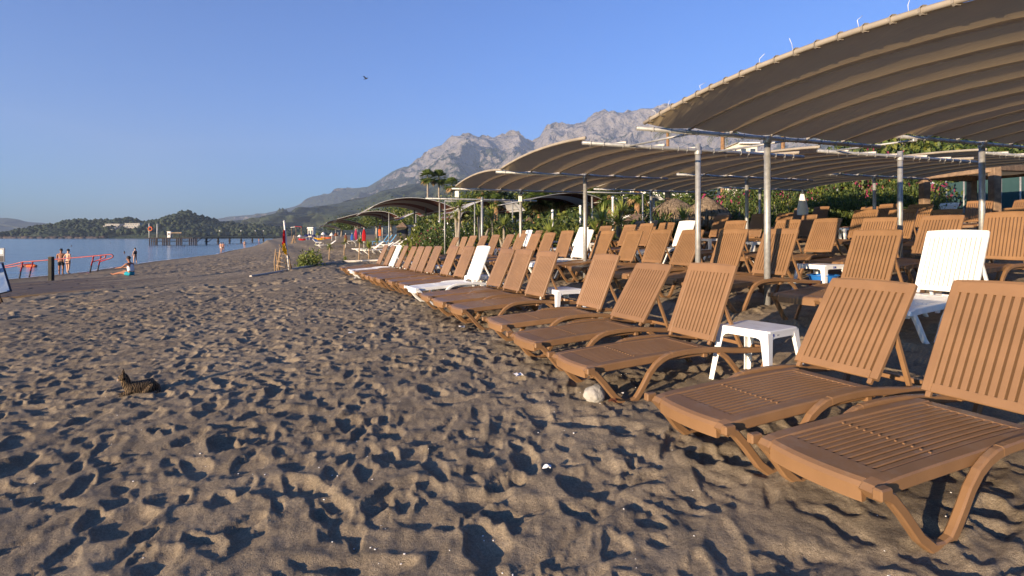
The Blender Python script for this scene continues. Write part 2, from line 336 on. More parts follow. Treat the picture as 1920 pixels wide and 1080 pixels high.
ang = np.concatenate([np.linspace(-180, -64, 26)[:-1], np.linspace(-64, -50, 30)[:-1], np.linspace(-50, 50, 1000)[:-1], np.linspace(50, 64, 30)[:-1], np.linspace(64, 180, 26)[:-1]])
ang = np.radians(ang); rad = np.concatenate([[.02, .3, .6, .9], np.geomspace(1.1, 6, 200)[:-1], np.geomspace(6, 78, 570), np.geomspace(80, 7000, 60)])
A_, D_ = np.meshgrid(ang, rad); X = D_ * np.sin(A_); Y = D_ * np.cos(A_)
Z = ground(X, Y) + sand_h(X, Y)
far = (Y < -55) | (np.abs(X) > 4300) | (Y > 6800)
sand_m, t_, b_, r_, geo_ = ncol('beach_sand', [(.35, .26, 3), (6., .22, 4), (60., .25, 3), (300., .5, 2)],
    [(.44, (.100, .080, .055)), (.60, (.20, .158, .107)), (.76, (.35, .28, .19))], .95, .15, bump=[(45., .55, .012), (170., .8, .006), (520., .9, .003)])
# wet sand near the waterline, soil and grass inland
sx = t_.nodes.new('ShaderNodeSeparateXYZ'); t_.links.new(geo_.outputs['Position'], sx.inputs[0])
mr = t_.nodes.new('ShaderNodeMapRange'); mr.inputs[1].default_value = SEA + .02; mr.inputs[2].default_value = SEA + .40; mr.inputs[3].default_value = .42; mr.inputs[4].default_value = 1; t_.links.new(sx.outputs[2], mr.inputs[0])
mx = t_.nodes.new('ShaderNodeMixRGB'); mx.blend_type = 'MULTIPLY'; mx.inputs[0].default_value = 1; t_.links.new(r_.outputs[0], mx.inputs[1]); t_.links.new(mr.outputs[0], mx.inputs[2])
uu = t_.nodes.new('ShaderNodeVectorMath'); uu.operation = 'DOT_PRODUCT'; uu.inputs[1].default_value = (CA, SA, 0); t_.links.new(geo_.outputs['Position'], uu.inputs[0])
mr2 = t_.nodes.new('ShaderNodeMapRange'); mr2.inputs[1].default_value = 33; mr2.inputs[2].default_value = 37; t_.links.new(uu.outputs['Value'], mr2.inputs[0])
ng = t_.nodes.new('ShaderNodeTexNoise'); ng.inputs['Scale'].default_value = .4; ng.inputs['Detail'].default_value = 6; t_.links.new(geo_.outputs['Position'], ng.inputs['Vector'])
rg = t_.nodes.new('ShaderNodeValToRGB'); rg.color_ramp.elements[0].position = .4; rg.color_ramp.elements[0].color = (.03, .05, .015, 1); rg.color_ramp.elements[1].position = .62; rg.color_ramp.elements[1].color = (.10, .10, .045, 1); t_.links.new(ng.outputs['Fac'], rg.inputs[0])
mx2 = t_.nodes.new('ShaderNodeMixRGB'); t_.links.new(mr2.outputs[0], mx2.inputs[0]); t_.links.new(mx.outputs[0], mx2.inputs[1]); t_.links.new(rg.outputs[0], mx2.inputs[2]); t_.links.new(mx2.outputs[0], b_.inputs['Base Color'])
Q = gridquads(len(rad), len(ang), True)
qf = far.ravel()[Q].any(1); Q = Q[~qf]
V_ = np.stack([X, Y, Z], -1).reshape(-1, 3)
me = npmesh('beach', V_, Q[:, ::-1], sand_m)
beach = link(bpy.data.objects.new('beach', me)); tag(beach, kind='structure')
del A_, D_, V_, Q
# ------------------------------------------------------------------ sea
wm = bpy.data.materials.new('sea_water'); wm.use_nodes = True; t = wm.node_tree; b = t.nodes['Principled BSDF']
b.inputs['Base Color'].default_value = (.045, .115, .19, 1); b.inputs['Roughness'].default_value = .12; b.inputs['Specular IOR Level'].default_value = .5
g = t.nodes.new('ShaderNodeNewGeometry'); last = None
for sc, st, dist, sy in ((.55, .6, .32, .4), (2.2, .6, .09, .45), (.06, .5, 1.2, .3)):
    mp = t.nodes.new('ShaderNodeMapping'); mp.inputs['Rotation'].default_value = (0, 0, -.5); mp.inputs['Scale'].default_value = (sy, 1, 1); t.links.new(g.outputs['Position'], mp.inputs[0])
    n = t.nodes.new('ShaderNodeTexNoise'); n.inputs['Scale'].default_value = sc; n.inputs['Detail'].default_value = 5; t.links.new(mp.outputs[0], n.inputs['Vector'])
    bp = t.nodes.new('ShaderNodeBump'); bp.inputs['Strength'].default_value = st; bp.inputs['Distance'].default_value = dist; t.links.new(n.outputs['Fac'], bp.inputs['Height'])
    if last: t.links.new(last.outputs[0], bp.inputs['Normal'])
    last = bp
t.links.new(last.outputs[0], b.inputs['Normal'])
sea = MB().add([(-4400, -55, SEA), (3000, -55, SEA), (3000, 6700, SEA), (-4400, 6700, SEA)], [(0, 1, 2, 3)]).build('sea', wm); tag(sea, kind='structure')
# thin line of foam where the wavelets end
fm = MB(); vv = np.concatenate([np.arange(20, 60, .6), np.arange(60, 180, 2.)])
for k in range(len(vv) - 1):
    if random.random() < .35: continue
    for _ in range(1):
        P = []
        for v in (vv[k], vv[k + 1] + .1):
            us = np.interp(v, US[:, 0], US[:, 1]) - .12 + .18 * math.sin(v * 1.7) + random.uniform(-.05, .05); w = random.uniform(.05, .16)
            for q in (-w, w): u = us + q; P.append((u * CA - v * SA, u * SA + v * CA, SEA + .012))
        fm.add(P, [(0, 1, 3, 2)])
tag(fm.build('sea_foam', M['whitecloth']), kind='stuff')
# ------------------------------------------------------------------ far hills and mountains
def fbm(P, sc, oct_=6, ridged=False, seed=0.):
    out = np.empty(len(P))
    for i, p in enumerate(P):
        q = Vector((p[0] * sc + seed, p[1] * sc - seed, p[2] * sc + seed))
        out[i] = (mnoise.ridged_multi_fractal(q, .9, 2.1, oct_, 1.0, 2.0) if ridged else mnoise.fractal(q, 1.0, 2.1, oct_))
    return out
def ridge(name, prof, dist, depth, material, nx=260, ny=60, rough=.1, crest=.02, base=SEA - .5, seed=0., power=1.2, ridged=True, back=.5):
    """a range whose crest follows heights known along the view; slope runs down towards the beach and away behind"""
    px = np.array([p[0] for p in prof], float); py = np.array([p[1] for p in prof], float)
    dd = np.array([p[2] if len(p) > 2 else dist for p in prof], float)
    xs = np.linspace(px[0], px[-1], nx); D = np.interp(xs, px, dd); zc = CAMZ + (HY - np.interp(xs, px, py)) / F * D; a = (xs - 960) / F
    rows = np.concatenate([np.linspace(0, 1, ny), 1 + np.linspace(0, back, max(6, ny // 4))[1:]])
    V = []
    for s_ in rows:
        dd_ = D - depth * (1 - s_); pos = np.stack([a * D * (dd_ / D) ** .6, dd_, np.zeros(nx)], -1)
        f = np.clip(s_, 0, 1) ** power if s_ <= 1 else np.clip(1 - ((s_ - 1) / back) ** 1.3, 0, 1)
        V.append(np.stack([pos[:, 0], pos[:, 1], base + (zc - base) * f], -1))
    V = np.array(V); flat = V.reshape(-1, 3); hgt = (zc - base)[None, :].repeat(len(rows), 0).ravel(); s_all = np.repeat(rows, nx)
    sc = 1 / (depth * .45); n = fbm(flat * np.array([1, 1, 1.4]), sc, 7, ridged, seed)
    n = (n - n.mean()) / (n.std() + 1e-6)
    n2 = fbm(flat, sc * 7, 5, False, seed + 5)
    env = np.clip(np.where(s_all <= 1, np.sin(np.clip(s_all, 0, 1) * math.pi) ** .7, .5), 0, 1)
    flat[:, 2] += hgt * (env * rough * (n * .75 + n2 * .75) + crest * n2 * np.clip(s_all * 3, 0, 1) * (s_all > .5))
    flat[:, 1] += -depth * .05 * n * env; flat[:, 2] = np.where(s_all < .01, base, np.maximum(flat[:, 2], base))
    me = npmesh(name, flat, gridquads(len(rows), nx), material); o = link(bpy.data.objects.new(name, me)); tag(o, kind='structure'); return o
# limestone with scrub on the gentler ground
def rock_mat(name, veg, rk, rk2, zlo, zhi, sc, bsc):
    m, t, b, r, g = ncol(name, [(sc, .45, 8), (sc * 6, .35, 6), (sc * 30, .2, 4)], [(.38, rk2), (.5, rk), (.64, tuple(min(1, c * 1.25) for c in rk))], .95, .1, bump=[(bsc, .9, 1.2 / bsc), (bsc * 6, .7, .2 / bsc)])
    sx = t.nodes.new('ShaderNodeSeparateXYZ'); t.links.new(g.outputs['Position'], sx.inputs[0]); nz = t.nodes.new('ShaderNodeSeparateXYZ'); t.links.new(g.outputs['Normal'], nz.inputs[0])
    n = t.nodes.new('ShaderNodeTexNoise'); n.inputs['Scale'].default_value = sc * 5; n.inputs['Detail'].default_value = 10; n.inputs['Roughness'].default_value = .7; t.links.new(g.outputs['Position'], n.inputs['Vector'])
    mz = t.nodes.new('ShaderNodeMapRange'); mz.inputs[1].default_value = zlo; mz.inputs[2].default_value = zhi; mz.inputs[3].default_value = .55; mz.inputs[4].default_value = -.42; t.links.new(sx.outputs[2], mz.inputs[0])
    s1 = t.nodes.new('ShaderNodeMath'); s1.operation = 'MULTIPLY_ADD'; s1.inputs[1].default_value = .55; t.links.new(nz.outputs[2], s1.inputs[0]); t.links.new(mz.outputs[0], s1.inputs[2])
    s2 = t.nodes.new('ShaderNodeMath'); s2.operation = 'MULTIPLY_ADD'; s2.inputs[1].default_value = 1.9; s2.inputs[2].default_value = -.95; t.links.new(n.outputs['Fac'], s2.inputs[0])
    s3 = t.nodes.new('ShaderNodeMath'); s3.operation = 'ADD'; t.links.new(s1.outputs[0], s3.inputs[0]); t.links.new(s2.outputs[0], s3.inputs[1])
    rr = t.nodes.new('ShaderNodeValToRGB'); rr.color_ramp.elements[0].position = .22; rr.color_ramp.elements[1].position = .38; t.links.new(s3.outputs[0], rr.inputs[0])
    mx = t.nodes.new('ShaderNodeMixRGB'); mx.inputs[2].default_value = (*veg, 1); t.links.new(rr.outputs[0], mx.inputs[0]); t.links.new(r.outputs[0], mx.inputs[1]); t.links.new(mx.outputs[0], b.inputs['Base Color'])
    return m
MT = rock_mat('limestone_mountain', (.045, .055, .030), (.26, .235, .215), (.15, .138, .13), 200, 820, .0022, .012)
FOREST, *_ = ncol('forest_hill', [(.004, .4, 6), (.03, .35, 5), (.12, .25, 4)], [(.38, (.018, .026, .016)), (.52, (.036, .048, .026)), (.66, (.066, .072, .042))], .95, .1, bump=[(.03, .9, 14.), (.14, .9, 4.)])
FARH, *_ = ncol('far_hill', [(.003, .5, 6), (.03, .5, 5)], [(.4, (.04, .05, .03)), (.6, (.08, .085, .05))], .95, .1, bump=[(.02, .8, 14.)])
ridge('mountain_range', [(330, 425, 5600), (405, 411, 5600), (430, 406, 5500), (494, 400.7, 5400), (559, 385.6, 5300), (587, 373.8, 5300), (608, 367, 5300), (630.6, 358, 5200), (644, 356, 5200), (658, 354, 5200), (690, 350, 5100), (706, 341, 5100), (721.7, 330, 5000), (735, 322, 5000),
    (745, 317, 5000), (757, 313, 4950), (765, 312, 4900), (775, 307, 4900), (793, 296.6, 4850), (804, 280, 4800), (815, 276, 4800), (828.6, 272, 4800), (840, 260, 4750), (848.4, 255, 4750), (872, 254.2, 4700), (895.9, 256, 4700), (912, 257.4, 4700), (927.5, 258.2, 4650),
    (945, 256, 4650), (959.2, 254, 4650), (973, 253.2, 4600), (987, 265, 4600), (998.8, 269.5, 4600), (1010.7, 260, 4600), (1030.5, 243, 4500), (1043, 239, 4500), (1054.2, 234.4, 4500), (1074, 233, 4500), (1097.8, 227.3, 4500), (1102, 221, 4500), (1133.4, 211.5, 4400), (1173, 209.5, 4400),
    (1204.7, 204.3, 4400), (1244, 201.6, 4300), (1330, 196, 4300), (1420, 203, 4200), (1520, 214, 4100), (1620, 222, 4000), (1720, 240, 3900), (1900, 262, 3800), (2150, 300, 3700)], 4500, 2300, MT, 720, 170, .095, .006, seed=2.3, power=1.5)
ridge('forested_foothill', [(330, 428), (380, 420), (430, 416), (456, 413), (501, 409.7), (520, 405), (527, 401), (533, 399.6), (540, 401), (548, 402), (569, 394), (606, 386), (640, 380.5), (681, 372.5), (721, 360), (762, 347), (800, 341), (860, 336), (930, 332), (1000, 327), (1100, 318), (1250, 312), (1450, 318), (1700, 330), (1950, 345), (2200, 360)],
    2300, 1150, FOREST, 420, 80, .05, .012, base=1.0, seed=7.1, power=1.1)
ridge('distant_hill', [(-420, 398), (-200, 402), (-60, 405), (0, 408.7), (18, 409), (32, 411), (50, 416), (62, 417), (75, 417.5), (95, 420), (130, 428), (190, 440), (215, 443.4)], 3300, 700, FARH, 160, 40, .05, .01, seed=4.)
HEADP = [(44, 443.6), (48, 440), (52, 436.5), (65, 431), (82, 427), (100, 424), (120, 419), (140, 415), (160, 413), (180, 414.5), (200, 416), (215, 415.5), (232, 412), (250, 411), (262, 415), (275, 418), (295, 415.5), (308, 411), (320, 408), (332, 403), (342, 400), (355, 398.5), (365, 401), (375, 405), (388, 409), (400, 413), (425, 419), (460, 423), (520, 428), (600, 433), (720, 436)]
ridge('headland', HEADP, 930, 190, FOREST, 300, 50, .05, .008, seed=9., power=.75, ridged=False, back=.4)
# trees on the headland: a wood that reads as one mass
def blob(n=1):
    import bmesh
    bm = bmesh.new(); bmesh.ops.create_icosphere(bm, subdivisions=n, radius=1); V = np.array([v.co[:] for v in bm.verts]); T = np.array([[v.index for v in f.verts] for f in bm.faces]); bm.free(); return V, T
BV, BT = blob(1)
hx = np.array([p[0] for p in HEADP]); hy = np.array([p[1] for p in HEADP]); VV = []; TT = []; n0 = 0
for k in range(1500):
    px = rng.uniform(50, 640); top = np.interp(px, hx, hy); f = rng.random() ** .6 if px > 200 else rng.random() ** .8
    d = 930 - 190 * (1 - f); zc = CAMZ + (HY - top) / F * 930; z = SEA + (zc - SEA) * f ** .75
    if z < 1.5: continue
    x = (px - 960) / F * 930 * (d / 930) ** .6; r = rng.uniform(2.2, 4.6); vv_ = BV * (r * rng.uniform(.8, 1.2, (len(BV), 1))) * np.array([1, 1, rng.uniform(.8, 1.3)]) + np.array([x, d - 1, z + r * .3])
    VV.append(vv_); TT.append(BT + n0); n0 += len(BV)
me = npmesh('headland_wood', np.concatenate(VV), np.concatenate(TT), FOREST, False); tag(link(bpy.data.objects.new('headland_wood', me)), 'dark pine wood covering the headland behind the pier', kind='stuff')
# low rocky shore of the headland
mb = MB()
VV = []; TT = []; n0 = 0
for k in range(260):
    px = rng.uniform(46, 262); r = rng.uniform(1.5, 4.); d = rng.uniform(728, 745) if px > 60 else rng.uniform(735, 800); x = (px - 960) / F * 930 * (d / 930) ** .6
    VV.append(BV * (r * rng.uniform(.7, 1.3, (len(BV), 1))) * np.array([1.6, 1, .8]) + np.array([x, d, SEA + .3])); TT.append(BT + n0); n0 += len(BV)
me = npmesh('shore_rocks', np.concatenate(VV), np.concatenate(TT), M['rock'], False); tag(link(bpy.data.objects.new('shore_rocks', me)), 'dark low rocks along the foot of the headland', kind='stuff')
# crag on the foothill
VV = []; TT = []; n0 = 0
for k in range(40):
    d = 2080; px = rng.normal(527, 5.5); r = rng.uniform(8, 17); h = 90 * math.exp(-((px - 528) / 7) ** 2); z = rng.uniform(62, 70 + h * .35)
    VV.append(BV * (r * rng.uniform(.6, 1.4, (len(BV), 1))) * np.array([.8, .8, 1.5]) + np.array([(px - 960) / F * d, d + rng.uniform(-15, 15), z])); TT.append(BT + n0); n0 += len(BV)
me = npmesh('crag', np.concatenate(VV), np.concatenate(TT), MT, False); tag(link(bpy.data.objects.new('crag', me)), kind='structure')
# ------------------------------------------------------------------ sun loungers
LG = """1b,-4.95,20.22,-0.07,0.43,1.16 1b,-4.54,19.56,-0.08,0.42,1.16 1w,-4.08,18.39,-0.05,0.43,1.16 1b,-3.74,17.75,-0.05,0.38,1.14
1b,-3.36,17.10,-0.06,0.42,1.14 1b,-2.91,15.93,-0.05,0.42,1.19 1b,-2.59,15.20,-0.03,0.42,1.17 1b,-2.22,14.40,-0.01,0.44,1.17
1b,-1.68,13.37,0.01,0.42,1.17 1b,-1.24,12.48,0.02,0.46,1.17 1w,-0.85,11.44,0.04,0.49,1.19 1b,-0.37,10.16,0.02,0.43,1.14
1b,-0.04,9.39,0.02,0.45,1.18 1b,0.33,8.68,-0.00,0.45,1.19 1b,0.98,7.18,0.01,0.38,1.17 1b,1.29,6.25,-0.01,0.43,1.00
1b,1.68,5.23,-0.02,0.41,1.17 1b,2.24,3.84,0.00,0.41,0.97 1b,2.62,3.08,-0.01,0.38,1.12 2b,-2.58,22.09,0.24,0.43,1.09
2b,-2.10,21.48,0.22,0.41,1.22 2b,-1.74,20.56,0.29,0.47,1.13 2b,-1.29,19.67,0.29,0.44,1.12 2b,-0.83,18.96,0.31,0.46,1.16
2b,-0.35,18.05,0.33,0.39,1.12 2b,0.04,17.22,0.35,0.43,1.15 2b,0.44,16.23,0.34,0.43,1.14 2b,0.82,15.55,0.36,0.45,1.16
2b,1.29,14.86,0.39,0.46,1.23 2w,1.63,13.74,0.41,0.46,1.19 2b,2.00,13.13,0.40,0.45,1.12 2b,2.56,12.56,0.38,0.39,1.16
2b,2.89,11.45,0.39,0.44,1.17 2b,3.15,10.36,0.39,0.36,1.12 2b,3.63,9.50,0.38,0.44,1.16 2b,3.87,8.31,0.36,0.41,1.18
2b,4.54,7.09,0.34,0.45,1.15 2w,4.90,6.22,0.31,0.46,1.19 3b,0.18,24.15,0.54,0.42,1.09 3w,0.50,23.40,0.51,0.39,1.22
3b,0.82,22.67,0.53,0.41,1.08 3b,1.22,21.82,0.54,0.43,1.09 4b,2.82,26.10,0.87,0.40,1.13 3w,2.33,19.88,0.60,0.41,1.13
4b,3.30,24.20,0.83,0.43,1.14 3b,2.90,18.30,0.61,0.49,1.15 3b,3.55,17.60,0.63,0.43,1.16 3b,3.86,16.65,0.65,0.43,1.16
3b,4.21,15.67,0.65,0.46,1.16 3w,4.59,15.02,0.67,0.43,1.20 4b,6.10,18.90,0.89,0.42,1.14 4b,6.75,18.20,0.92,0.41,1.20
3b,5.24,13.33,0.64,0.47,1.16 3b,5.91,12.14,0.63,0.42,1.14 3b,6.08,10.95,0.62,0.36,1.14 3b,6.63,10.15,0.61,0.45,1.14
3b,6.79,8.88,0.61,0.43,1.12 3b,7.35,8.21,0.58,0.40,1.33 5b,3.87,30.29,1.06,0.40,1.09 5b,4.47,28.52,1.01,0.43,1.31
4b,4.10,22.70,0.87,0.43,1.14 4b,4.81,21.68,0.87,0.40,1.12 4b,5.15,21.00,0.88,0.39,1.12 4b,7.50,17.06,0.92,0.24,1.29
5b,9.58,17.93,0.93,0.27,1.31 4b,8.62,13.61,0.90,0.40,1.22 4b,8.86,12.67,0.89,0.44,1.14 4b,9.24,11.88,0.86,0.43,1.11
5b,11.58,12.74,0.99,0.44,1.00 6b,7.37,29.79,1.36,0.42,1.15 6b,7.80,28.74,1.34,0.44,1.14 6b,8.24,27.89,1.35,0.42,1.14
6b,8.60,27.04,1.35,0.43,1.13 6b,9.15,25.91,1.35,0.41,1.13 5b,8.05,21.41,1.17,0.44,1.17 6b,9.98,24.02,1.37,0.44,1.14
7b,12.05,26.48,1.47,0.34,1.00 5b,9.10,18.67,1.08,0.45,1.09 6b,11.16,21.51,1.38,0.43,1.15 6b,11.51,20.72,1.39,0.43,1.15
7b,14.00,23.18,1.66,0.51,0.99 6b,12.29,19.19,1.33,0.38,1.07 6b,12.48,18.40,1.36,0.45,1.13 5b,10.95,14.92,1.14,0.44,1.14
7w,15.30,19.47,1.50,0.37,1.02 6b,13.79,16.27,1.38,0.64,1.02 6b,14.16,15.26,1.33,0.38,1.06 4b,3.80,23.50,0.87,0.43,1.14"""
HX = 1.284; HW = .315; HZ = .40
PROF = [(0.0, .262), (.018, .280), (.06, .290), (.16, .300), (.35, .312), (.60, .326), (.85, .338), (1.05, .345), (1.27, .348)]
def prof(x): return float(np.interp(x, [p[0] for p in PROF], [p[1] for p in PROF]))
SL0, SL1, NS = .13, 1.19, 12            # slatted zone of the seat
def seat_mesh(m):
    b = MB()
    for s in (-1, 1):
        b.sweep([(x, s * (HW - .0375), z - .03) for x, z in PROF], rsec(.075, .066, .008))
    # bowed foot board with a rounded nose
    ys = np.linspace(-HW + .07, HW - .07, 11); P = []
    for y in ys:
        bow = .028 * (1 - (y / .25) ** 2)
        P.append([(-bow, .188), (-bow - .006, .255), (-bow + .006, .274), (.03 - bow, .286), (SL0, prof(SL0) - .001), (SL0, .262), (.05, .245), (.02 - bow, .188)])
    m_ = len(P[0]); V = [(p[0], y, p[1]) for y, row in zip(ys, P) for p in row]
    b.add(V, [(i * m_ + k, (i + 1) * m_ + k, (i + 1) * m_ + (k + 1) % m_, i * m_ + (k + 1) % m_) for i in range(len(ys) - 1) for k in range(m_)] + [tuple(range(m_)), tuple((len(ys) - 1) * m_ + k for k in range(m_))[::-1]])
    b.box((1.235, 0, prof(1.235) - .018), (.092, 2 * HW - .15, .036), .006)
    for x in (.42, .78): b.box((x, 0, prof(x) - .044), (.05, 2 * HW - .15, .028), .004)
    for k in range(NS): b.box((.5, slat_y(k), prof(.5) + .0005), (.012, .012, .008), .002)
    return b.mesh('seat', m)
W_IN = 2 * HW - .15; PITCH = W_IN / NS
def slat_y(k): return -W_IN / 2 + PITCH * (k + .5)
def seat_slat(b, y=0.):
    xs = np.linspace(SL0 - .005, SL1 + .005, 7); return b.sweep([(x, y, prof(x) - .017) for x in xs], rsec(PITCH - .011, .030, .003))
BL, NB = .748, 11
B_IN = 2 * HW - .11 - .02; BP = B_IN / NB
def bslat_y(k): return -B_IN / 2 + BP * (k + .5)
def back_slat(b, y=0.): return b.sweep([(.055, y, -.0185), (.36, y, -.0185), (.665, y, -.0185)], rsec(BP - .0135, .034, .003))
def back_mesh(m):
    b = MB()
    for s in (-1, 1): b.sweep([(.005, s * (HW - .0325), -.02), (.70, s * (HW - .0325), -.02), (.735, s * (HW - .036), -.022)], rsec(.055, .04, .008))
    ys = np.linspace(-HW + .02, HW - .02, 9)
    # the head edge is slightly crowned
    P = [[(.66, -.001), (.722 + .014 * (1 - (y / HW) ** 2), -.001), (.742 + .014 * (1 - (y / HW) ** 2), -.010), (.742 + .014 * (1 - (y / HW) ** 2), -.030), (.66, -.022)] for y in ys]; m_ = 5
    b.add([(p[0], y, p[1]) for y, r in zip(ys, P) for p in r], [(i * m_ + k, (i + 1) * m_ + k, (i + 1) * m_ + (k + 1) % m_, i * m_ + (k + 1) % m_) for i in range(8) for k in range(m_)] + [tuple(range(m_)), tuple(8 * m_ + k for k in range(m_))[::-1]])
    b.box((.032, 0, -.0125), (.058, 2 * HW - .12, .023), .005)
    for s in (-1, 1): b.box((-.012, s * (HW - .05), -.02), (.04, .03, .03), .005)
    return b.mesh('backrest', m)
YO = HW + .026
def arc(pts, n=5):
    """soften a polyline"""
    P = [Vector(p) for p in pts]
    for _ in range(1):
        q = [P[0]]
        for a, c in zip(P[:-1], P[1:]): q += [a.lerp(c, .25), a.lerp(c, .75)]
        P = q + [P[-1]]
    return P
def fleg_mesh(m, q=0.):
    b = MB(); p = arc([(-.012, 0, .268), (.05, 0, .235), (.27, 0, -.02 - q), (.41, 0, -.03 - q), (.48, 0, .05 - q * .7), (.60, 0, .235), (.73, 0, .315), (.86, 0, .335)])
    return b.sweep(p, rsec(.042, .052, .008)).box((-.01, 0, .268), (.075, .044, .052), .007).mesh('leg', m)
def rail_mesh(m): return MB().sweep(arc([(.80, 0, .330), (1.0, 0, .344), (1.28, 0, .338), (1.6, 0, .30), (1.98, 0, .285)]), rsec(.044, .05, .008)).mesh('side_rail', m)
def rleg_mesh(m):
    b = MB(); return b.sweep(arc([(1.34, 0, .31), (1.45, 0, .24), (1.68, 0, -.03), (1.78, 0, -.05), (1.85, 0, .05), (1.96, 0, .27)]), rsec(.038, .046, .007)).mesh('leg', m)
def tie_mesh(m): return MB().box((0, 0, 0), (.05, 2 * YO - .03, .04), .006).mesh('cross_bar', m)
class Lk: pass
LKIT = {}
for key, m in (('b', M['brown']), ('w', M['white'])):
    k = Lk(); LKIT[key] = k
    k.seat = seat_mesh(m); k.back = back_mesh(m); k.fleg = fleg_mesh(m); k.fleg2 = fleg_mesh(m, .075); k.rail = rail_mesh(m); k.rleg = rleg_mesh(m); k.tie = tie_mesh(m)
    k.sslat = seat_slat(MB()).mesh('slat', m); k.bslat = back_slat(MB()).mesh('slat', m)
    b = MB(); [seat_slat(b, slat_y(i)) for i in range(NS)]; k.sslats = b.mesh('slats', m)
    b = MB(); [back_slat(b, bslat_y(i)) for i in range(NB)]; k.bslats = b.mesh('slats', m)
    k.strut = MB().sweep([(0, 0, 0), (.5, 0, 0)], rsec(.03, .03, .004)).mesh('support_strut', m)
def mo(name, mesh, parent, loc=(0, 0, 0)):
    o = bpy.data.objects.new(name, mesh); link(o, parent); o.location = loc; return o
def lounger(kit, x, y, z, yaw, th, fine):
    k = LKIT[kit]; c, s = math.cos(yaw), math.sin(yaw)
    t = thing('sun_lounger', None, 'sun lounger', (x - HX * c, y - HX * s, z), yaw)
    st = mo('seat', k.seat, t); bk = mo('backrest', k.back, t, (HX, 0, HZ)); bk.rotation_euler = (0, -th, 0)
    if fine:
        for i in range(NS): mo('slat', k.sslat, st, (0, slat_y(i), 0))
        for i in range(NB): mo('slat', k.bslat, bk, (0, bslat_y(i), 0))
    else:
        tag(mo('slats', k.sslats, st), kind='stuff'); tag(mo('slats', k.bslats, bk), kind='stuff')
    for sd in (-1, 1):
        mo('leg', k.fleg if x * CA + y * SA < 5 else k.fleg2, t, (0, sd * YO, 0)); mo('leg', k.rleg, t, (0, sd * YO, 0)); mo('side_rail', k.rail, t, (0, sd * YO, 0))
        # prop from the middle of the back down to the rear rail
        a = Vector((HX + .34 * math.cos(th) + .03, 0, HZ + .34 * math.sin(th) - .01)); e = Vector((1.66, 0, .30)); dd = e - a
        p = mo('support_strut', k.strut, t, (a.x, sd * (HW - .02), a.z)); p.rotation_euler = (0, -math.atan2(dd.z, dd.x), 0); p.scale = (dd.length / .5, 1, 1)
    mo('cross_bar', k.tie, t, (1.95, 0, .285)); mo('cross_bar', k.tie, t, (1.2, 0, .29)); return t
ORD = ['first', 'second', 'third', 'fourth', 'fifth', 'sixth', 'seventh', 'eighth', 'ninth', 'tenth', 'eleventh', 'twelfth', 'thirteenth', 'fourteenth', 'fifteenth', 'sixteenth', 'seventeenth', 'eighteenth', 'nineteenth', 'twentieth']
ROWN = {1: 'front row', 2: 'second row', 3: 'third row', 4: 'fourth row', 5: 'fifth row', 6: 'sixth row', 7: 'hindmost row'}
recs = [(int(a[0]), a[1], *map(float, a.split(',')[1:])) for a in LG.split()]
SPECIAL = {(1, 'b', 0): 'nearest brown lounger of the front row, cut off by the right edge', (1, 'b', 1): 'brown front-row lounger right beside the nearest white table',
           (1, 'b', 2): 'brown lounger standing behind the pale stone, left of the nearest white table', (2, 'w', 0): 'nearest white plastic lounger, behind the two closest brown ones',
           (1, 'w', 0): 'white lounger in the front row with a white table at its side', (1, 'w', 1): 'farthest white lounger at the left end of the front row'}
for row in range(1, 8):
    for kit, cname in (('b', 'brown'), ('w', 'white')):
        rr = sorted([r for r in recs if r[0] == row and r[1] == kit], key=lambda r: -r[2] * SA + r[3] * CA)
        for i, r in enumerate(rr):
            o = lounger(kit, *r[2:7], fine=(math.hypot(r[2], r[3]) < 9.3))
            if (row, kit, i) in SPECIAL: lab = SPECIAL[(row, kit, i)]
            elif len(rr) == 1: lab = 'only %s plastic lounger in the %s' % (cname, ROWN[row])
            elif i == len(rr) - 1: lab = 'farthest %s lounger, left end of the %s' % (cname, ROWN[row])
            else: lab = '%s lounger, %s %s one of the %s, counted from near end' % (cname, ORD[i], cname, ROWN[row])
            tag(o, lab, group='loungers with raised backs in rows on the beach')
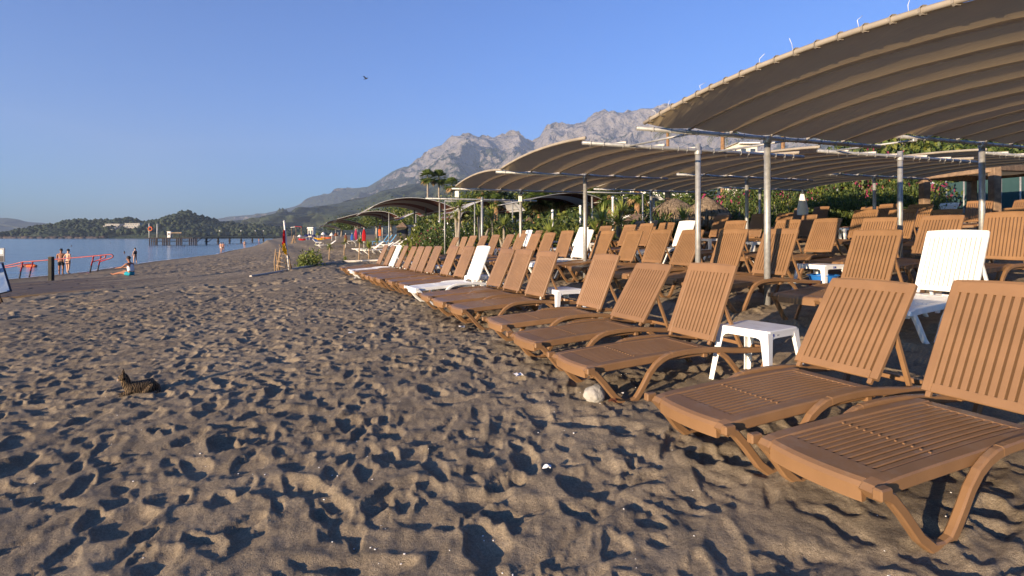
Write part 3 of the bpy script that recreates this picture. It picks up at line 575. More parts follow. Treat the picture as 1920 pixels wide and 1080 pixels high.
# ------------------------------------------------------------------ white plastic tables
def table_kit():
    m = M['table']; k = Lk(); b = MB(); h = .25; c = .035
    # top: square with notched corners
    oc = [(-h + c, -h), (h - c, -h), (h - c * .3, -h + c * .3), (h, -h + c), (h, h - c), (h - c * .3, h - c * .3), (h - c, h), (-h + c, h), (-h + c * .3, h - c * .3), (-h, h - c), (-h, -h + c), (-h + c * .3, -h + c * .3)]
    n = len(oc); P = [(x * .965, y * .965, .452) for x, y in oc] + [(x, y, .445) for x, y in oc] + [(x * 1.0, y * 1.0, .43) for x, y in oc]
    b.add(P, [tuple(range(n))] + [(i, n + i, n + (i + 1) % n, (i + 1) % n) for i in range(n)] + [(n + i, 2 * n + i, 2 * n + (i + 1) % n, n + (i + 1) % n) for i in range(n)] + [tuple(range(2 * n, 3 * n))[::-1]])
    k.top = b.mesh('table_top', m)
    # apron: arched skirt on each side
    b = MB(); xs = np.linspace(-h + .05, h - .05, 13); top = []; 
    for x in xs:
        e = (abs(x) - (h - .05 - .06)) / .06; zz = .385 - (.05 * max(0, e) ** 2)
        top.append((x, zz))
    for q in range(4):
        rot = Matrix.Rotation(q * math.pi / 2, 3, 'Z'); V = []
        for x, z in top: V += [rot @ Vector((x, -h + .004, z)), rot @ Vector((x, -h + .003, .4295)), rot @ Vector((x, -h + .014, .4295)), rot @ Vector((x, -h + .014, z))]
        b.add(V, [(i * 4 + a, (i + 1) * 4 + a, (i + 1) * 4 + (a + 1) % 4, i * 4 + (a + 1) % 4) for i in range(len(top) - 1) for a in range(4)])
    k.apron = b.mesh('apron', m)
    # leg: flared angle section, wider at the top
    b = MB(); V = []
    for z, w, off in ((.436, .085, 0.0), (.36, .070, .006), (.2, .056, .022), (.0, .046, .046), (-.13, .044, .062)):
        o = h - .004 + off; V += [(o, o, z), (o - w, o, z), (o - w, o - .008, z), (o - .012, o - .012, z), (o - .008, o - w, z), (o, o - w, z)]
    b.add(V, [(i * 6 + a, (i + 1) * 6 + a, (i + 1) * 6 + (a + 1) % 6, i * 6 + (a + 1) % 6) for i in range(4) for a in range(6)] + [tuple(range(6)), tuple(24 + a for a in range(6))[::-1]])
    k.leg = b.mesh('leg', m); return k
TK = table_kit()
def table(x, y, z, rz, label):
    t = thing('side_table', label, 'table', (x, y, z), rz, 'white plastic side tables between the loungers'); mo('table_top', TK.top, t); mo('apron', TK.apron, t)
    for q in range(4): l = mo('leg', TK.leg, t); l.rotation_euler = (0, 0, q * math.pi / 2)
    return t
def tab_at(px, py, rz, label, hh=.48, dz=.03):
    """table whose top is seen there"""
    a = (px - 960) / F; b_ = (HY - py) / F; d = np.geomspace(2, 60, 4000); hgt = CAMZ + b_ * d - ground(a * d, d) - hh
    i = int(np.argmax(hgt < 0)); d = float(d[i]); return table(a * d, d, gz(a * d, d) + dz, rz, label)
T1 = table(2.245, 5.01, .065, .60, 'nearest white plastic table, beside the third lounger, with small printed marks')
em = MB().lathe([(.014, 0), (.014, .0015)], 14); o = em.build('printed_emblem', M['ink'], T1); o.location = (-.16, -.2463, .412); o.rotation_euler = (R(90), 0, 0)
em2 = MB()
for k, (a, w_, h_) in enumerate(((0, .004, .012), (.008, .004, .008), (.016, .004, .012), (.024, .006, .004), (.034, .003, .008))): em2.box((-.10 + a, -.2464, .409), (w_, .0012, h_))
em2.build('printed_mark', M['inkd'], T1)
tab_at(1054, 541, .48, 'white table between two front-row loungers, second nearest of that row')
tab_at(899, 517, .46, 'white table standing right beside the front-row white lounger')
tab_at(822, 498, .45, 'white table between far brown front-row loungers, left of centre')
tab_at(768.5, 491.5, .5, 'farthest front-row white table, half hidden between narrow backrests')
tab_at(935, 468, .42, 'small white table in second row, left of the centre loungers')
T9 = tab_at(1538, 495.5, .44, 'white table lettered TM with the blue basin under it')
tx = bpy.data.curves.new('lettering', 'FONT'); tx.body = 'TM'; tx.size = .062; tx.align_x = 'CENTER'; tx.align_y = 'CENTER'; tx.extrude = .0008; tx.offset = .002; tx.materials.append(M['ink'])
_f = bpy.data.objects.new('lettering', tx); COL.objects.link(_f); bpy.context.view_layer.update(); _m = bpy.data.meshes.new_from_object(_f.evaluated_get(bpy.context.evaluated_depsgraph_get())); bpy.data.objects.remove(_f); o = bpy.data.objects.new('lettering', _m); link(o, T9); o.location = (-.02, -.2475, .412); o.rotation_euler = (R(90), 0, 0)
tab_at(1411, 453.5, .42, 'white table behind a second-row lounger, left of the thick near post')
tab_at(1331, 447.5, .42, 'white table in third row, just right of the thin left post')
tab_at(1580, 427.5, .42, 'white table in fourth row behind the slatted backs, right of the thick post')
tab_at(1110, 455.5, .4, 'white table behind the far second-row white lounger')
tab_at(1039, 452, .4, 'white table in the middle distance among the third-row loungers')
tab_at(1872, 401, .4, 'white table beside the rightmost post at the back')
# blue basin under the lettered table
bx = thing('basin', 'round blue plastic basin under the lettered white table', 'basin', T9.location + Vector((-.02, -.12, .13)))
MB().lathe([(.14, 0), (.155, .005), (.205, .145), (.222, .15), (.222, .158), (.198, .158), (.15, .015), (.0, .012)], 28, cap=False).build('bowl', M['basin'], bx)
MB().lathe([(.222, .150), (.232, .153), (.232, .162), (.220, .164)], 28, cap=False).build('rim', M['basin'], bx)
bs = thing('box', 'low red and brown box carrying the blue basin', 'box', T9.location + Vector((-.02, -.12, .0))); MB().box((0, 0, .05), (.3, .26, .17), .01).build('body', M['browncloth'], bs)
MB().box((0, 0, .128), (.31, .27, .012), .003).build('lid', M['redcloth'], bs)
# ------------------------------------------------------------------ tan canopies on galvanised frames
KA = .345; UC = Vector((math.cos(KA), math.sin(KA), 0)); VC = Vector((-math.sin(KA), math.cos(KA), 0)); ORG = Vector((1.784, 7.39, CAMZ + 1.5))
def cpt(u, v, dz=0.): p = ORG + UC * u + VC * v; p.z += dz; return p
def canopy(label, u0, v0, v1, dz, ulen=4.35, rise=.24, post_far=True, post_near=False, fabric=True, beam_near=True, ties=False, group='tan shade canopies on steel posts', seed=0, posttop=.06, va=KA):
    """vaulted fabric: ribs arch along v between two beams that run along u"""
    g = random.Random(seed); base = cpt(u0 + 2.15, v1); base.z = gz(base.x, base.y)
    t = thing('shade_canopy', label, 'canopy', base, 0, group); inv = -base
    VD = Vector((-math.sin(va), math.cos(va), 0)); L = lambda u, v, z=0.: cpt(u0 + u, v1, dz + z) + VD * (v - v1) + inv
    zf = lambda s: rise * 4 * s * (1 - s)
    nr = 7; us = [ulen * k / (nr - 1) for k in range(nr)]
    if fabric:
        for k in range(nr - 1):
            nu, nv = 6, 26; V = []
            for i in range(nu + 1):
                for j in range(nv + 1):
                    a = i / nu; s = j / nv; sag = -.045 * 4 * a * (1 - a) * (1 - .25 * math.sin(s * 3.14))
                    sc = (.05 * 4 * a * (1 - a)) * (1 if s < .5 else -1) * (1 - min(1, min(s, 1 - s) * 10))     # scalloped ends pulled to the lashings
                    V.append(L(us[k] + a * (us[k + 1] - us[k]) + g.uniform(-.004, .004), v0 + (v1 - v0) * (.012 + .976 * s) + sc, zf(s) + sag + .01 + g.uniform(-.003, .003)))
            b = MB(); b.smooth = True; b.add(V, [(i * (nv + 1) + j, i * (nv + 1) + j + 1, (i + 1) * (nv + 1) + j + 1, (i + 1) * (nv + 1) + j) for i in range(nu) for j in range(nv)])
            o = b.build('fabric_panel', M['fabric'], t)
        for k in range(nr):
            pth = [L(us[k], v0 + (v1 - v0) * s, zf(s) + .012 - (.012 if 0 < k < nr - 1 else -.02)) for s in np.linspace(0, 1, 21)]
            MB().tube(pth, .026 if 0 < k < nr - 1 else .027, 7).build('rib', M['ribin' if 0 < k < nr - 1 else 'rib'], t)
    MB().tube([L(-.12, v1, -.045), L(ulen + .1, v1, -.045)], .031, 8).build('beam', M['steel'], t)
    if beam_near: MB().tube([L(-.05, v0, -.045), L(ulen + .1, v0, -.045)], .031, 8).build('beam', M['steel'], t)
    # lashings: small white ties round the beam
    b = MB()
    for v in ([v1, v0] if beam_near else [v1]):
        for k in range(17):
            u = ulen * (k + g.uniform(.2, .8)) / 17
            b.box(L(u, v, -.045), (.007, .066, .066), 0, Matrix.Rotation(KA, 3, 'Z')); b.tube([L(u, v, -.08), L(u + g.uniform(-.02, .02), v - .01, -.08 - g.uniform(.02, .08))], .0015, 4)
    tag(b.build('lashings', M['lash'], t), kind='stuff')
    for v, on in ((v1, post_far), (v0, post_near)):
        if not on: continue
        p = L(2.12, v) - inv; zg_ = gz(p.x, p.y) - .25
        b = MB(); b.tube([Vector((p.x, p.y, zg_)) + inv, Vector((p.x, p.y, p.z + posttop)) + inv], .047, 14); po = b.build('post', M['steel'], t)
        MB().lathe([(.052, -.03), (.060, -.025), (.060, .03), (.052, .035)], 14, (p.x - base.x, p.y - base.y, p.z - .09 - base.z)).build('collar', M['steel'], po)
    return t
CT = []
c0 = canopy('large near canopy filling the upper right corner, tan fabric over seven ribs', 0, -5.0, 0, 0, rise=.215, seed=1, post_near=True, va=.3885)
# white ties curling above the outer rib of the near canopy
b0 = c0.location; VA_ = Vector((-math.sin(.3885), math.cos(.3885), 0))
for s in (.05, .1, .22, .39, .47, .6, .68, .8):
    z = .215 * 4 * s * (1 - s); p = cpt(0, 0, z + .05) + VA_ * (-5. * s) - b0; h = random.uniform(.06, .13)
    MB().tube([p, p + Vector((random.uniform(-.02, .02), 0, h * .6)), p + Vector((random.uniform(-.06, .08), random.uniform(-.05, .02), h))], .002, 5).build('cable_tie', M['sack'], c0)
for s in np.linspace(.03, .97, 22): 
    z = .215 * 4 * s * (1 - s); p = cpt(0, 0, z + .032) + VA_ * (-5. * s) - b0; MB().box(p, (.07, .012, .074), .02).build('clamp_band', M['rib'], c0)
canopy('tan canopy behind the largest one at the right edge', 4.88, -5.0, 0, .2, rise=.215, seed=2, post_near=True, va=.3885)
canopy('middle tan canopy before the mountain, its near beam crossing the thin left post', -.23, 1.27, 5.37, 0, rise=.10, seed=3, post_near=True)
canopy('tan canopy between the two thick posts, second from the sea in the middle bay', 4.62, 1.27, 5.37, .13, rise=.10, seed=4, post_near=True)
canopy('rightmost tan canopy of the middle bay beyond the wooden pergola posts', 9.4, 1.27, 5.37, .34, rise=.10, seed=5, post_near=True)
canopy('farthest tan canopy at left with small white lamp hanging from its corner', -.15, 5.55, 9.94, 0, rise=.13, seed=6, beam_near=False)
canopy('far tan canopy, second from the sea in the farthest bay', 4.7, 5.55, 9.94, .13, rise=.13, seed=7, beam_near=False)
canopy('far tan canopy in front of the hedge with bougainvillea', 9.5, 5.55, 9.94, .34, rise=.13, seed=8, beam_near=False)
canopy('bare steel frame without fabric beyond the farthest tan canopy', -.1, 10.1, 14.4, 0, fabric=False, beam_near=False, seed=9, group='bare canopy frames')
# ties that brace one bay to the next across the walkway
for i, (u, dz, w) in enumerate(((.55, 0, 'left'), (2.3, 0, 'middle'), (5.0, .16, 'right'))):
    a = cpt(u + .25, 0, dz - .05); b = cpt(u, 1.27, dz - .05); o = thing('brace', 'slanting steel tie between near and middle canopies, %s one of three' % w, 'brace', (a + b) / 2, 0, 'steel ties across the walkway'); c = (a + b) / 2
    MB().tube([a - c, b - c], .018, 7).build('pipe', M['steel'], o)
    MB().box(a - c, (.07, .07, .05), .008).build('clamp', M['steel'], o)
# little white lamp on the far canopy and box on its post
p = cpt(-.1, 9.94, -.13); l = thing('lamp', 'small white lamp hanging at the sea corner of the farthest tan canopy', 'lamp', p); MB().box((0, 0, -.08), (.13, .09, .2), .015).build('housing', M['sack'], l); MB().tube([(0, 0, .02), (0, 0, .1)], .008, 5).build('hanger', M['steel'], l)
p = ray(975.5, 372, 17.45); l = thing('junction_box', 'white box strapped to the post of the farthest tan canopy', 'box', p - Vector((0, .12, .0))); MB().box((0, 0, 0), (.12, .08, .23), .012).build('housing', M['sack'], l); MB().box((0, .07, .0), (.03, .08, .03), .004).build('bracket', M['steel'], l)
# ------------------------------------------------------------------ striped canopies of the next beach
def striped(label, px0, y0, px1, y1, pxt, yt, z=1.5, length=8., bands=('fbrown', 'fbeige', 'fbrown', 'fbeige'), posts=4, group='striped arched canopies farther along the beach', gapz=0):
    """arch across the view between two eaves points, vault running away along the shore"""
    d0 = F * z / (HY - y0); d1 = F * z / (HY - y1); A = ray(px0, y0, d0); B = ray(px1, y1, d1); dm = (d0 + d1) / 2; rise = (HY - yt) / F * dm - (A.z + B.z) / 2 + CAMZ
    sk = min(max((pxt - px0) / (px1 - px0), .3), .7); ax = VC
    c = (A + B) / 2; base = Vector((c.x, c.y, gz(c.x, c.y))); t = thing('striped_canopy', label, 'canopy', base, 0, group)
    def P(s, w): 
        q = A.lerp(B, s) + ax * (w * length); e = s ** (math.log(.5) / math.log(sk)); q.z += rise * (4 * e * (1 - e)) ** .85; return q - base
    nb = len(bands)
    for k in range(nb):
        b = MB(); b.smooth = True; nu, nv = 24, 3
        b.add([P(i / nu, (k + j / nv) / nb) for i in range(nu + 1) for j in range(nv + 1)], [(i * (nv + 1) + j, i * (nv + 1) + j + 1, (i + 1) * (nv + 1) + j + 1, (i + 1) * (nv + 1) + j) for i in range(nu) for j in range(nv)])
        b.build('fabric_panel', M[bands[k]], t)
    for k in range(nb + 1): MB().tube([P(s, k / nb) + Vector((0, 0, .012)) for s in np.linspace(0, 1, 17)], .02, 6).build('rib', M['steel'], t)
    for s in (.03, .97):
        MB().tube([P(s, 0), P(s, 1)], .04, 6).build('beam', M['steel'], t)
    for s in (.83,):
        for w in np.linspace(0.04, .92, max(2, posts // 2)):
            q = P(s, w); MB().tube([(q.x, q.y, gz(q.x + base.x, q.y + base.y) - base.z - .2), (q.x, q.y, q.z)], .05, 8).build('post', M['steel'], t)
    return t
striped('nearest brown and beige striped canopy, left of the tan ones', 691, 393.5, 855, 393.5, 770, 371, 1.5, 9.5, posts=6)
striped('second striped canopy along the beach, brown and beige bands', 632, 410.5, 751, 410, 706, 396, 1.5, 11, posts=6)
striped('third striped canopy along the beach, low above the sand', 609.5, 420.5, 687, 426, 642, 413.6, 1.35, 14, posts=6)
striped('fourth striped canopy along the beach, dull grey', 598, 427, 640, 430, 612, 423, 1.3, 14, ('fgrey', 'fbeige', 'fgrey'), 4)
striped('grey topped arched canopy behind the small white box', 862, 397, 985, 395, 930, 373, 1.7, 6, ('fgrey', 'fbrown'), 4)
striped('low brown and beige canopy behind the tall yuccas', 864, 408, 905, 412, 880, 397, 1.6, 8, ('fbeige', 'fbrown'), 4)
striped('grey and brown canopy seen under the middle tan canopy', 979, 378, 1140, 381, 1074, 362, 1.7, 5, ('fbrown', 'fgrey', 'fbrown'), 4)
striped('grey canopy left of the thatched umbrella', 1156, 378, 1246, 375, 1206, 366.5, 1.8, 5, ('fgrey', 'fgrey'), 4)
striped('small light canopy low between the first two striped ones', 752, 411, 812, 402, 790, 398.5, 1.6, 5, ('fgrey', 'fbrown'), 4)
# steel pipes strung above them
for i, (pa, pb, d) in enumerate((((834, 377), (890, 378), 24.0), ((1100, 360), (1205, 363), 21.5))):
    a = ray(*pa, d); b = ray(*pb, d + .8); c = (a + b) / 2; o = thing('pipe_rail', ('thin' if i == 0 else 'long pale') + ' steel pipe strung above the %s striped canopies' % ('left' if i == 0 else 'middle'), 'pipe', c); MB().tube([a - c, b - c], .03, 6).build('pipe', M['steel'], o)
    for q, nm in ((a, 0), (b, 1)): MB().tube([(q.x - c.x, q.y - c.y, gz(q.x, q.y) - c.z - .2), q - c], .03, 6).build('post', M['steel'], o)
# ------------------------------------------------------------------ foliage
def leaves(n, shape, size, r_, mats=(0,), hollow=.55, squash=1., seed=0, clumps=14, long=1.7):
    """many small pointed leaf faces gathered in clumps through a volume; shape(p) in unit ball"""
    g = np.random.default_rng(seed); cc = g.normal(size=(clumps, 3)); cc /= np.linalg.norm(cc, axis=1)[:, None]; cc *= g.uniform(hollow, .95, (clumps, 1)); cc[:, 2] = np.abs(cc[:, 2]) * .9 if squash < 2 else cc[:, 2]
    k = g.integers(0, clumps, n); c = cc[k] + g.normal(size=(n, 3)) * .21; c = shape(c) * r_
    d = g.normal(size=(n, 3)); d /= np.linalg.norm(d, axis=1)[:, None]; s = g.normal(size=(n, 3)); s -= (s * d).sum(1)[:, None] * d; s /= np.linalg.norm(s, axis=1)[:, None]
    L = size * g.uniform(.6, 1.3, (n, 1)); V = np.stack([c - d * L * long / 2, c + s * L * .5 - d * L * .1, c + d * L * long / 2, c - s * L * .5 - d * L * .1], 1).reshape(-1, 3)
    V[:, 2] = np.maximum(V[:, 2], .02)
    Q = np.arange(4 * n).reshape(n, 4); pm = np.array(mats) / sum(mats); mi = np.where(g.random(n) < .72, g.choice(len(mats), clumps, p=pm)[k], g.choice(len(mats), n, p=pm))
    return V, Q, mi
def leafmesh(name, VQ, mats):
    V, Q, mi = VQ; me = npmesh(name, V, Q, [M[m] for m in mats], False); me.polygons.foreach_set('material_index', mi.astype(np.int32)); return me
dome = lambda p: p * np.array([1, 1, 1.])
BUSHES = [leafmesh('foliage', leaves(3200, dome, .055, 1., (6, 2, 2), seed=s, clumps=22), m) for s, m in ((1, ('leaf', 'leafy', 'leafd')),)] + [leafmesh('foliage', leaves(1700, dome, .075, 1., (6, 2, 2), seed=2, clumps=18, long=3.2), ('leafd', 'leaf', 'leafy')), leafmesh('foliage', leaves(1500, dome, .095, 1., (5, 3, 1), seed=3, clumps=14, long=2.6), ('leafy', 'leaf', 'leafd'))]
FLOWER = [leafmesh('foliage', leaves(3800, dome, .05, 1., w, seed=s, clumps=26), m) for s, m, w in ((4, ('leaf', 'leafy', 'flower', 'leafd'), (5, 3, 2.6, 4)), (5, ('leafd', 'leaf', 'flower', 'flowerw'), (5, 4, .8, .3)), (6, ('leafd', 'leaf', 'leafy', 'flowerw'), (4, 4, 3, .12)))]
HEDGE = [leafmesh('foliage', leaves(4200, dome, .045, 1., (5, 3, 1.5), seed=s, clumps=34), m) for s, m in ((7, ('leafd', 'leaf', 'leafy')), (8, ('leaf', 'leafy', 'leafd')))]
TREES = [leafmesh('crown', leaves(4200, dome, .052, 1., (5, 3, 2), seed=s, clumps=30, hollow=.35), m) for s, m in ((11, ('leafd', 'leaf', 'leafy')), (12, ('leaf', 'leafy', 'leafd')), (13, ('leafy', 'leaf', 'leafd')))]
def bush(me, p, r, h, label, cat='bush', group='bushes behind the loungers', name='bush'):
    o = thing(name, label, cat, p, random.uniform(0, 6), group); f = bpy.data.objects.new('foliage', me); link(f, o); f.scale = (r, r * random.uniform(.85, 1.1), h); f.location = (0, 0, -.03 * h)
    b = MB()
    for k in range(4): a = k * 1.6 + .3; b.tube([(0, 0, -.1), (.25 * r * math.cos(a), .25 * r * math.sin(a), .35 * h), (.5 * r * math.cos(a), .5 * r * math.sin(a), .7 * h)], .02 * r + .006, 5, (1, .7, .4))
    b.build('stem', M['barkg'], o); return o
def tree(me, p, r, h, label, group='trees beyond the canopies', trunk='barkg', low=.35):
    o = thing('tree', label, 'tree', p, random.uniform(0, 6), group); f = bpy.data.objects.new('crown', me); link(f, o); f.scale = (r, r, h * (1 - low)); f.location = (0, 0, h * low)
    b = MB().tube([(0, 0, -.3), (.05 * r, 0, h * .3), (0, .06 * r, h * .65)], .06 * r + .03, 7, (1, .8, .5))
    for k in range(5): a = k * 1.26; b.tube([(0, 0, h * (.3 + .05 * k)), (.3 * r * math.cos(a), .3 * r * math.sin(a), h * .55), (.6 * r * math.cos(a), .6 * r * math.sin(a), h * .72)], .03 * r + .015, 5, (1, .6, .3))
    b.build('trunk', M[trunk], o); return o
def yucca_head(n, L, w, seed, droop=.5, up=.2):
    g = random.Random(seed); b = MB()
    for k in range(n):
        az = g.uniform(0, 6.283); el = math.asin(g.uniform(-.45 + up * .5, 1)); l = L * g.uniform(.75, 1.1); d = Vector((math.cos(az) * math.cos(el), math.sin(az) * math.cos(el), math.sin(el))); s = Vector((-math.sin(az), math.cos(az), 0)) * w
        q1 = d * l * .55; q2 = d * l - Vector((0, 0, droop * l * (1 - max(0, math.sin(el))) * .35))
        b.cur = 1 if el < -.15 and g.random() < .7 else 0
        b.add([s * -.5, s * .5, q1 + s * .55, q1 - s * .55, q2], [(0, 1, 2, 3), (3, 2, 4)])
    return b.mesh('leaf_crown', [M['sword'], M['dry']])
YH = [yucca_head(70, .75, .05, 1), yucca_head(80, .8, .05, 2), yucca_head(60, .7, .06, 3)]
YH2 = [yucca_head(46, .42, .045, 4, .7), yucca_head(40, .4, .05, 5, .9)]
def yucca(p, heads, label, group='yuccas with bare stems', small=False, tr='barkg'):
    """heads: list of (dx, dy, height, scale)"""
    o = thing('yucca', label, 'yucca', p, 0, group)
    for i, (dx, dy, h, s) in enumerate(heads):
        MB().tube([(dx * .1, dy * .1, -.15), (dx * .5, dy * .5, h * .5), (dx, dy, h)], .035 if small else .07, 7, (1.2, .9, .8)).build('stem', M[tr], o)
        f = bpy.data.objects.new('leaf_crown', random.choice(YH2 if small else YH)); link(f, o); f.location = (dx, dy, h); f.scale = (s, s, s); f.rotation_euler = (random.uniform(-.2, .2), random.uniform(-.2, .2), random.uniform(0, 6))
    return o
def fan_palm_crown(seed, n=48, L=1.0, dead=.3):
    g = random.Random(seed); b = MB()
    for k in range(n):
        az = k * 2.4 + g.uniform(-.2, .2); t = k / n; el = 1.35 - 2.3 * t + g.uniform(-.12, .12); d = Vector((math.cos(az) * math.cos(el), math.sin(az) * math.cos(el), math.sin(el))); s = Vector((-math.sin(az), math.cos(az), 0)); up = s.cross(d)
        b.cur = 1 if el < -.55 and g.random() < dead * 2 else 0
        l0 = .45 * L; c = d * l0; b.add([s * -.015, s * .015, c + s * .012, c - s * .012], [(0, 1, 2, 3)])
        for j in range(9):
            a = (j - 4) * .34; dd = (d * math.cos(a) + s * math.sin(a)).normalized(); l = .55 * L * (1 - .05 * abs(j - 4)); tip = c + dd * l - Vector((0, 0, .14 * L)) - up * .03 * abs(j - 4); w = .05 * L
            sd = dd.cross(up).normalized() * w; b.add([c, c + dd * l * .55 + sd, tip, c + dd * l * .55 - sd], [(0, 1, 2, 3)])
    return b.mesh('crown', [M['leaf'], M['dry']])
FP = [fan_palm_crown(1), fan_palm_crown(2), fan_palm_crown(3, dead=.1)]
def palm(p, h, s, label, i=0, group='fan palms', tr=.14, bark='bark', lean=0):
    o = thing('palm_tree', label, 'palm tree', p, random.uniform(0, 6), group); f = bpy.data.objects.new('crown', FP[i % 3]); link(f, o); f.location = (lean, 0, h); f.scale = (s, s, s)
    MB().tube([(0, 0, -.3), (lean * .3, 0, h * .5), (lean, 0, h + .05)], tr, 9, (1.25, .95, .9)).build('trunk', M[bark], o); return o
def pinnate(seed, n=22, L=2.2):
    g = random.Random(seed); b = MB()
    for k in range(n):
        az = k * 2.4; el = g.uniform(.0, 1.3); prev = Vector((0, 0, 0)); s = Vector((-math.sin(az), math.cos(az), 0))
        for j in range(7):
            e = el - j * .2; d = Vector((math.cos(az) * math.cos(e), math.sin(az) * math.cos(e), math.sin(e))); q = prev + d * L / 7; w = .42 * L * math.sin((j + 1) / 8 * 3.0) * .5
            for sg in (-1, 1):
                for h_ in (.15, .6):
                    m_ = prev.lerp(q, h_); b.add([m_, m_ + d * .07 * L / 2, m_ + s * sg * w + d * .12 * L - Vector((0, 0, .1 * L)), ], [(0, 1, 2)])
            prev = q
    return b.mesh('crown', [M['leaf']])
PN = [pinnate(1), pinnate(2)]
def date_palm(p, h, s, label, i=0, group='feathery palms behind the canopies'):
    o = thing('palm_tree', label, 'palm tree', p, random.uniform(0, 6), group); f = bpy.data.objects.new('crown', PN[i % 2]); link(f, o); f.location = (0, 0, h); f.scale = (s, s, s)
    MB().tube([(0, 0, -.3), (0, 0, h)], .17, 9, (1.2, .95)).build('trunk', M['bark'], o); return o
def gp(px, d): x = (px - 960) / F * d; return Vector((x, d, gz(x, d)))
def hpx(d, ytop, z0): return CAMZ + (HY - ytop) / F * d - z0
# tall fan palms before the mountain
for px, yt, d, s, lab in ((802, 332, 70, 1.35, 'left one of two tall fan palms growing together, with dry skirt'), (823, 333, 71, 1.4, 'right one of two tall fan palms growing together'), (847, 347, 66, 1.25, 'shorter dark fan palm right of the tall pair')):
    p = gp(px, d); palm(p, hpx(d, yt, p.z), s, lab, int(px), 'tall fan palms before the mountain', .13, 'barkg')
# yuccas by the beach planting
for i, (px, d, hs, lab) in enumerate((
    (858, 23.5, [(.1, 0, 2.25, .8), (-.1, .2, 1.8, .6)], 'tall yucca with grey trunk right of the first striped canopy'),
    (901, 25, [(-.1, 0, 1.75, .95), (.35, .2, 1.2, .7)], 'leaning yucca left of the white box post, leftmost head of three'),
    (927, 26, [(-.15, 0, 1.65, .95)], 'yucca with leaning stem, middle one before the grey canopy'),
    (945, 25, [(0, 0, 1.25, .85), (-.2, .1, .7, .6)], 'shorter yucca just left of the white box post'),
    (1030, 21.5, [(0, 0, .9, .95)], 'spiky yucca rising behind the second-row loungers'),
    (1118, 20.2, [(0, 0, .75, 1.0), (.25, .2, 1.25, 1.0)], 'dense yucca clump right of the middle canopy post'),
    (1132, 20.8, [(.1, 0, .7, 1.1)], 'low yucca with broad sword leaves beside the dense clump'),
    (1158, 21.5, [(0, 0, 1.0, 1.05), (.2, .1, 1.5, .9)], 'yucca behind the white pole, left of the dark kiosk'),
    (1094, 21, [(0, 0, .5, .95)], 'young yucca low behind the middle canopy post'),
    (1282, 20.5, [(0, 0, 1.0, .85)], 'slender yucca in front of the thatched umbrella'),
    (1236, 21.5, [(0, 0, .7, .9)], 'yucca left of the thatched umbrella'),
    (970, 24.5, [(0, 0, .45, .8)], 'low yucca at the foot of the white box post'))):
    yucca(gp(px, d), hs, lab)
# yucca cuttings set in the open sand
for i, (px, py, h, s, lab) in enumerate(((617, 486, .72, .95, 'small yucca cutting in the open sand, leftmost of the row'), (645, 479, .85, .95, 'yucca cutting with orange dry leaves, second from left in the sand'), (646.5, 491, .1, .7, 'tiny yucca sprout at the foot of the second cutting'),
    (673, 489, 1.0, .85, 'thin tall yucca cutting left of the farthest loungers'), (692, 486, .62, 1.25, 'bushy yucca cutting beside the white trestles'), (706, 470, .65, .9, 'yucca cutting behind the white trestles'), (751, 452, .6, 1.1, 'yucca cutting below the striped canopy posts'), (601, 484, .1, .55, 'tiny yucca sprout right of the round bush'))):
    yucca(at(px, py), [(random.uniform(-.05, .05), 0, h, s)], lab, 'yucca cuttings planted in the sand', True, 'stick')
# lone bush in the sand
p = at(581, 499); bush(leafmesh('foliage', leaves(1300, dome, .10, 1., (5, 4, 1), seed=31, clumps=20), ('sword', 'leafy', 'leaf')), p, .60, .78, 'lone round green bush on the open sand by the flag', group=None)
# planting behind the front loungers
BG = [(812, 27, 1.0, 1.3, 0, 'f'), (838, 25.5, 1.2, 1.5, 1, 'f'), (862, 25, 1.1, 1.3, 2, 'f'), (884, 29, 1.4, 2.2, 0, 'b'), (905, 30, 1.3, 2.0, 1, 'b'), (786, 29, .9, 1.5, 2, 'b'), (808, 31, 1.1, 1.9, 2, 'b'), (826, 32, 1.2, 2.4, 2, 'b'),
      (934, 29, 1.2, 1.7, 1, 'b'), (957, 28, 1.1, 1.6, 0, 'b'), (985, 26, 1.2, 1.5, 2, 'f'), (1006, 25.5, 1.1, 1.3, 0, 'b'), (1042, 25, 1.2, 1.4, 2, 'b'), (1062, 24, 1.0, 1.4, 2, 'b'), (1080, 23.5, 1.0, 1.2, 1, 'b'), (1024, 29, 1.6, 2.6, 1, 'b'), (1066, 29, 1.6, 2.7, 1, 'b'), (1098, 27, 1.5, 2.5, 1, 'b'),
      (1140, 26, 1.5, 2.2, 0, 'b'), (1178, 23, .55, .75, 0, 'b'), (1150, 22.5, .7, .8, 1, 'b'), (1220, 23, .9, 1.4, 1, 'b'), (1246, 22.5, .7, 1.1, 1, 'b'), (1266, 23, .8, 1.2, 0, 'b'), (1299, 24, .9, 1.3, 0, 'b')]
adj = ['rounded', 'loose', 'dense', 'spreading', 'leafy']; 
PL = {0: 'left of the white box post', 1: 'between white box post and middle canopy post', 2: 'right of the middle canopy post'}
cnt = {0: 0, 1: 0, 2: 0}
for i, (px, d, r, h, k, kd) in enumerate(BG):
    h = min(h, max(.6, hpx(d, (413 if px < 875 else 404) if px < 975 else 402 if px < 1092 else 397, gp(px, d).z)))
    z = 0 if px < 975 else 1 if px < 1092 else 2; cnt[z] += 1
    bush((BUSHES if kd == 'b' else FLOWER)[k], gp(px, d), r, h, '%s green bush %s, %s from left' % (adj[i % 5], PL[z], ORD[[q for q in sorted(b[0] for b in BG if (0 if b[0] < 975 else 1 if b[0] < 1092 else 2) == z)].index(px)]))
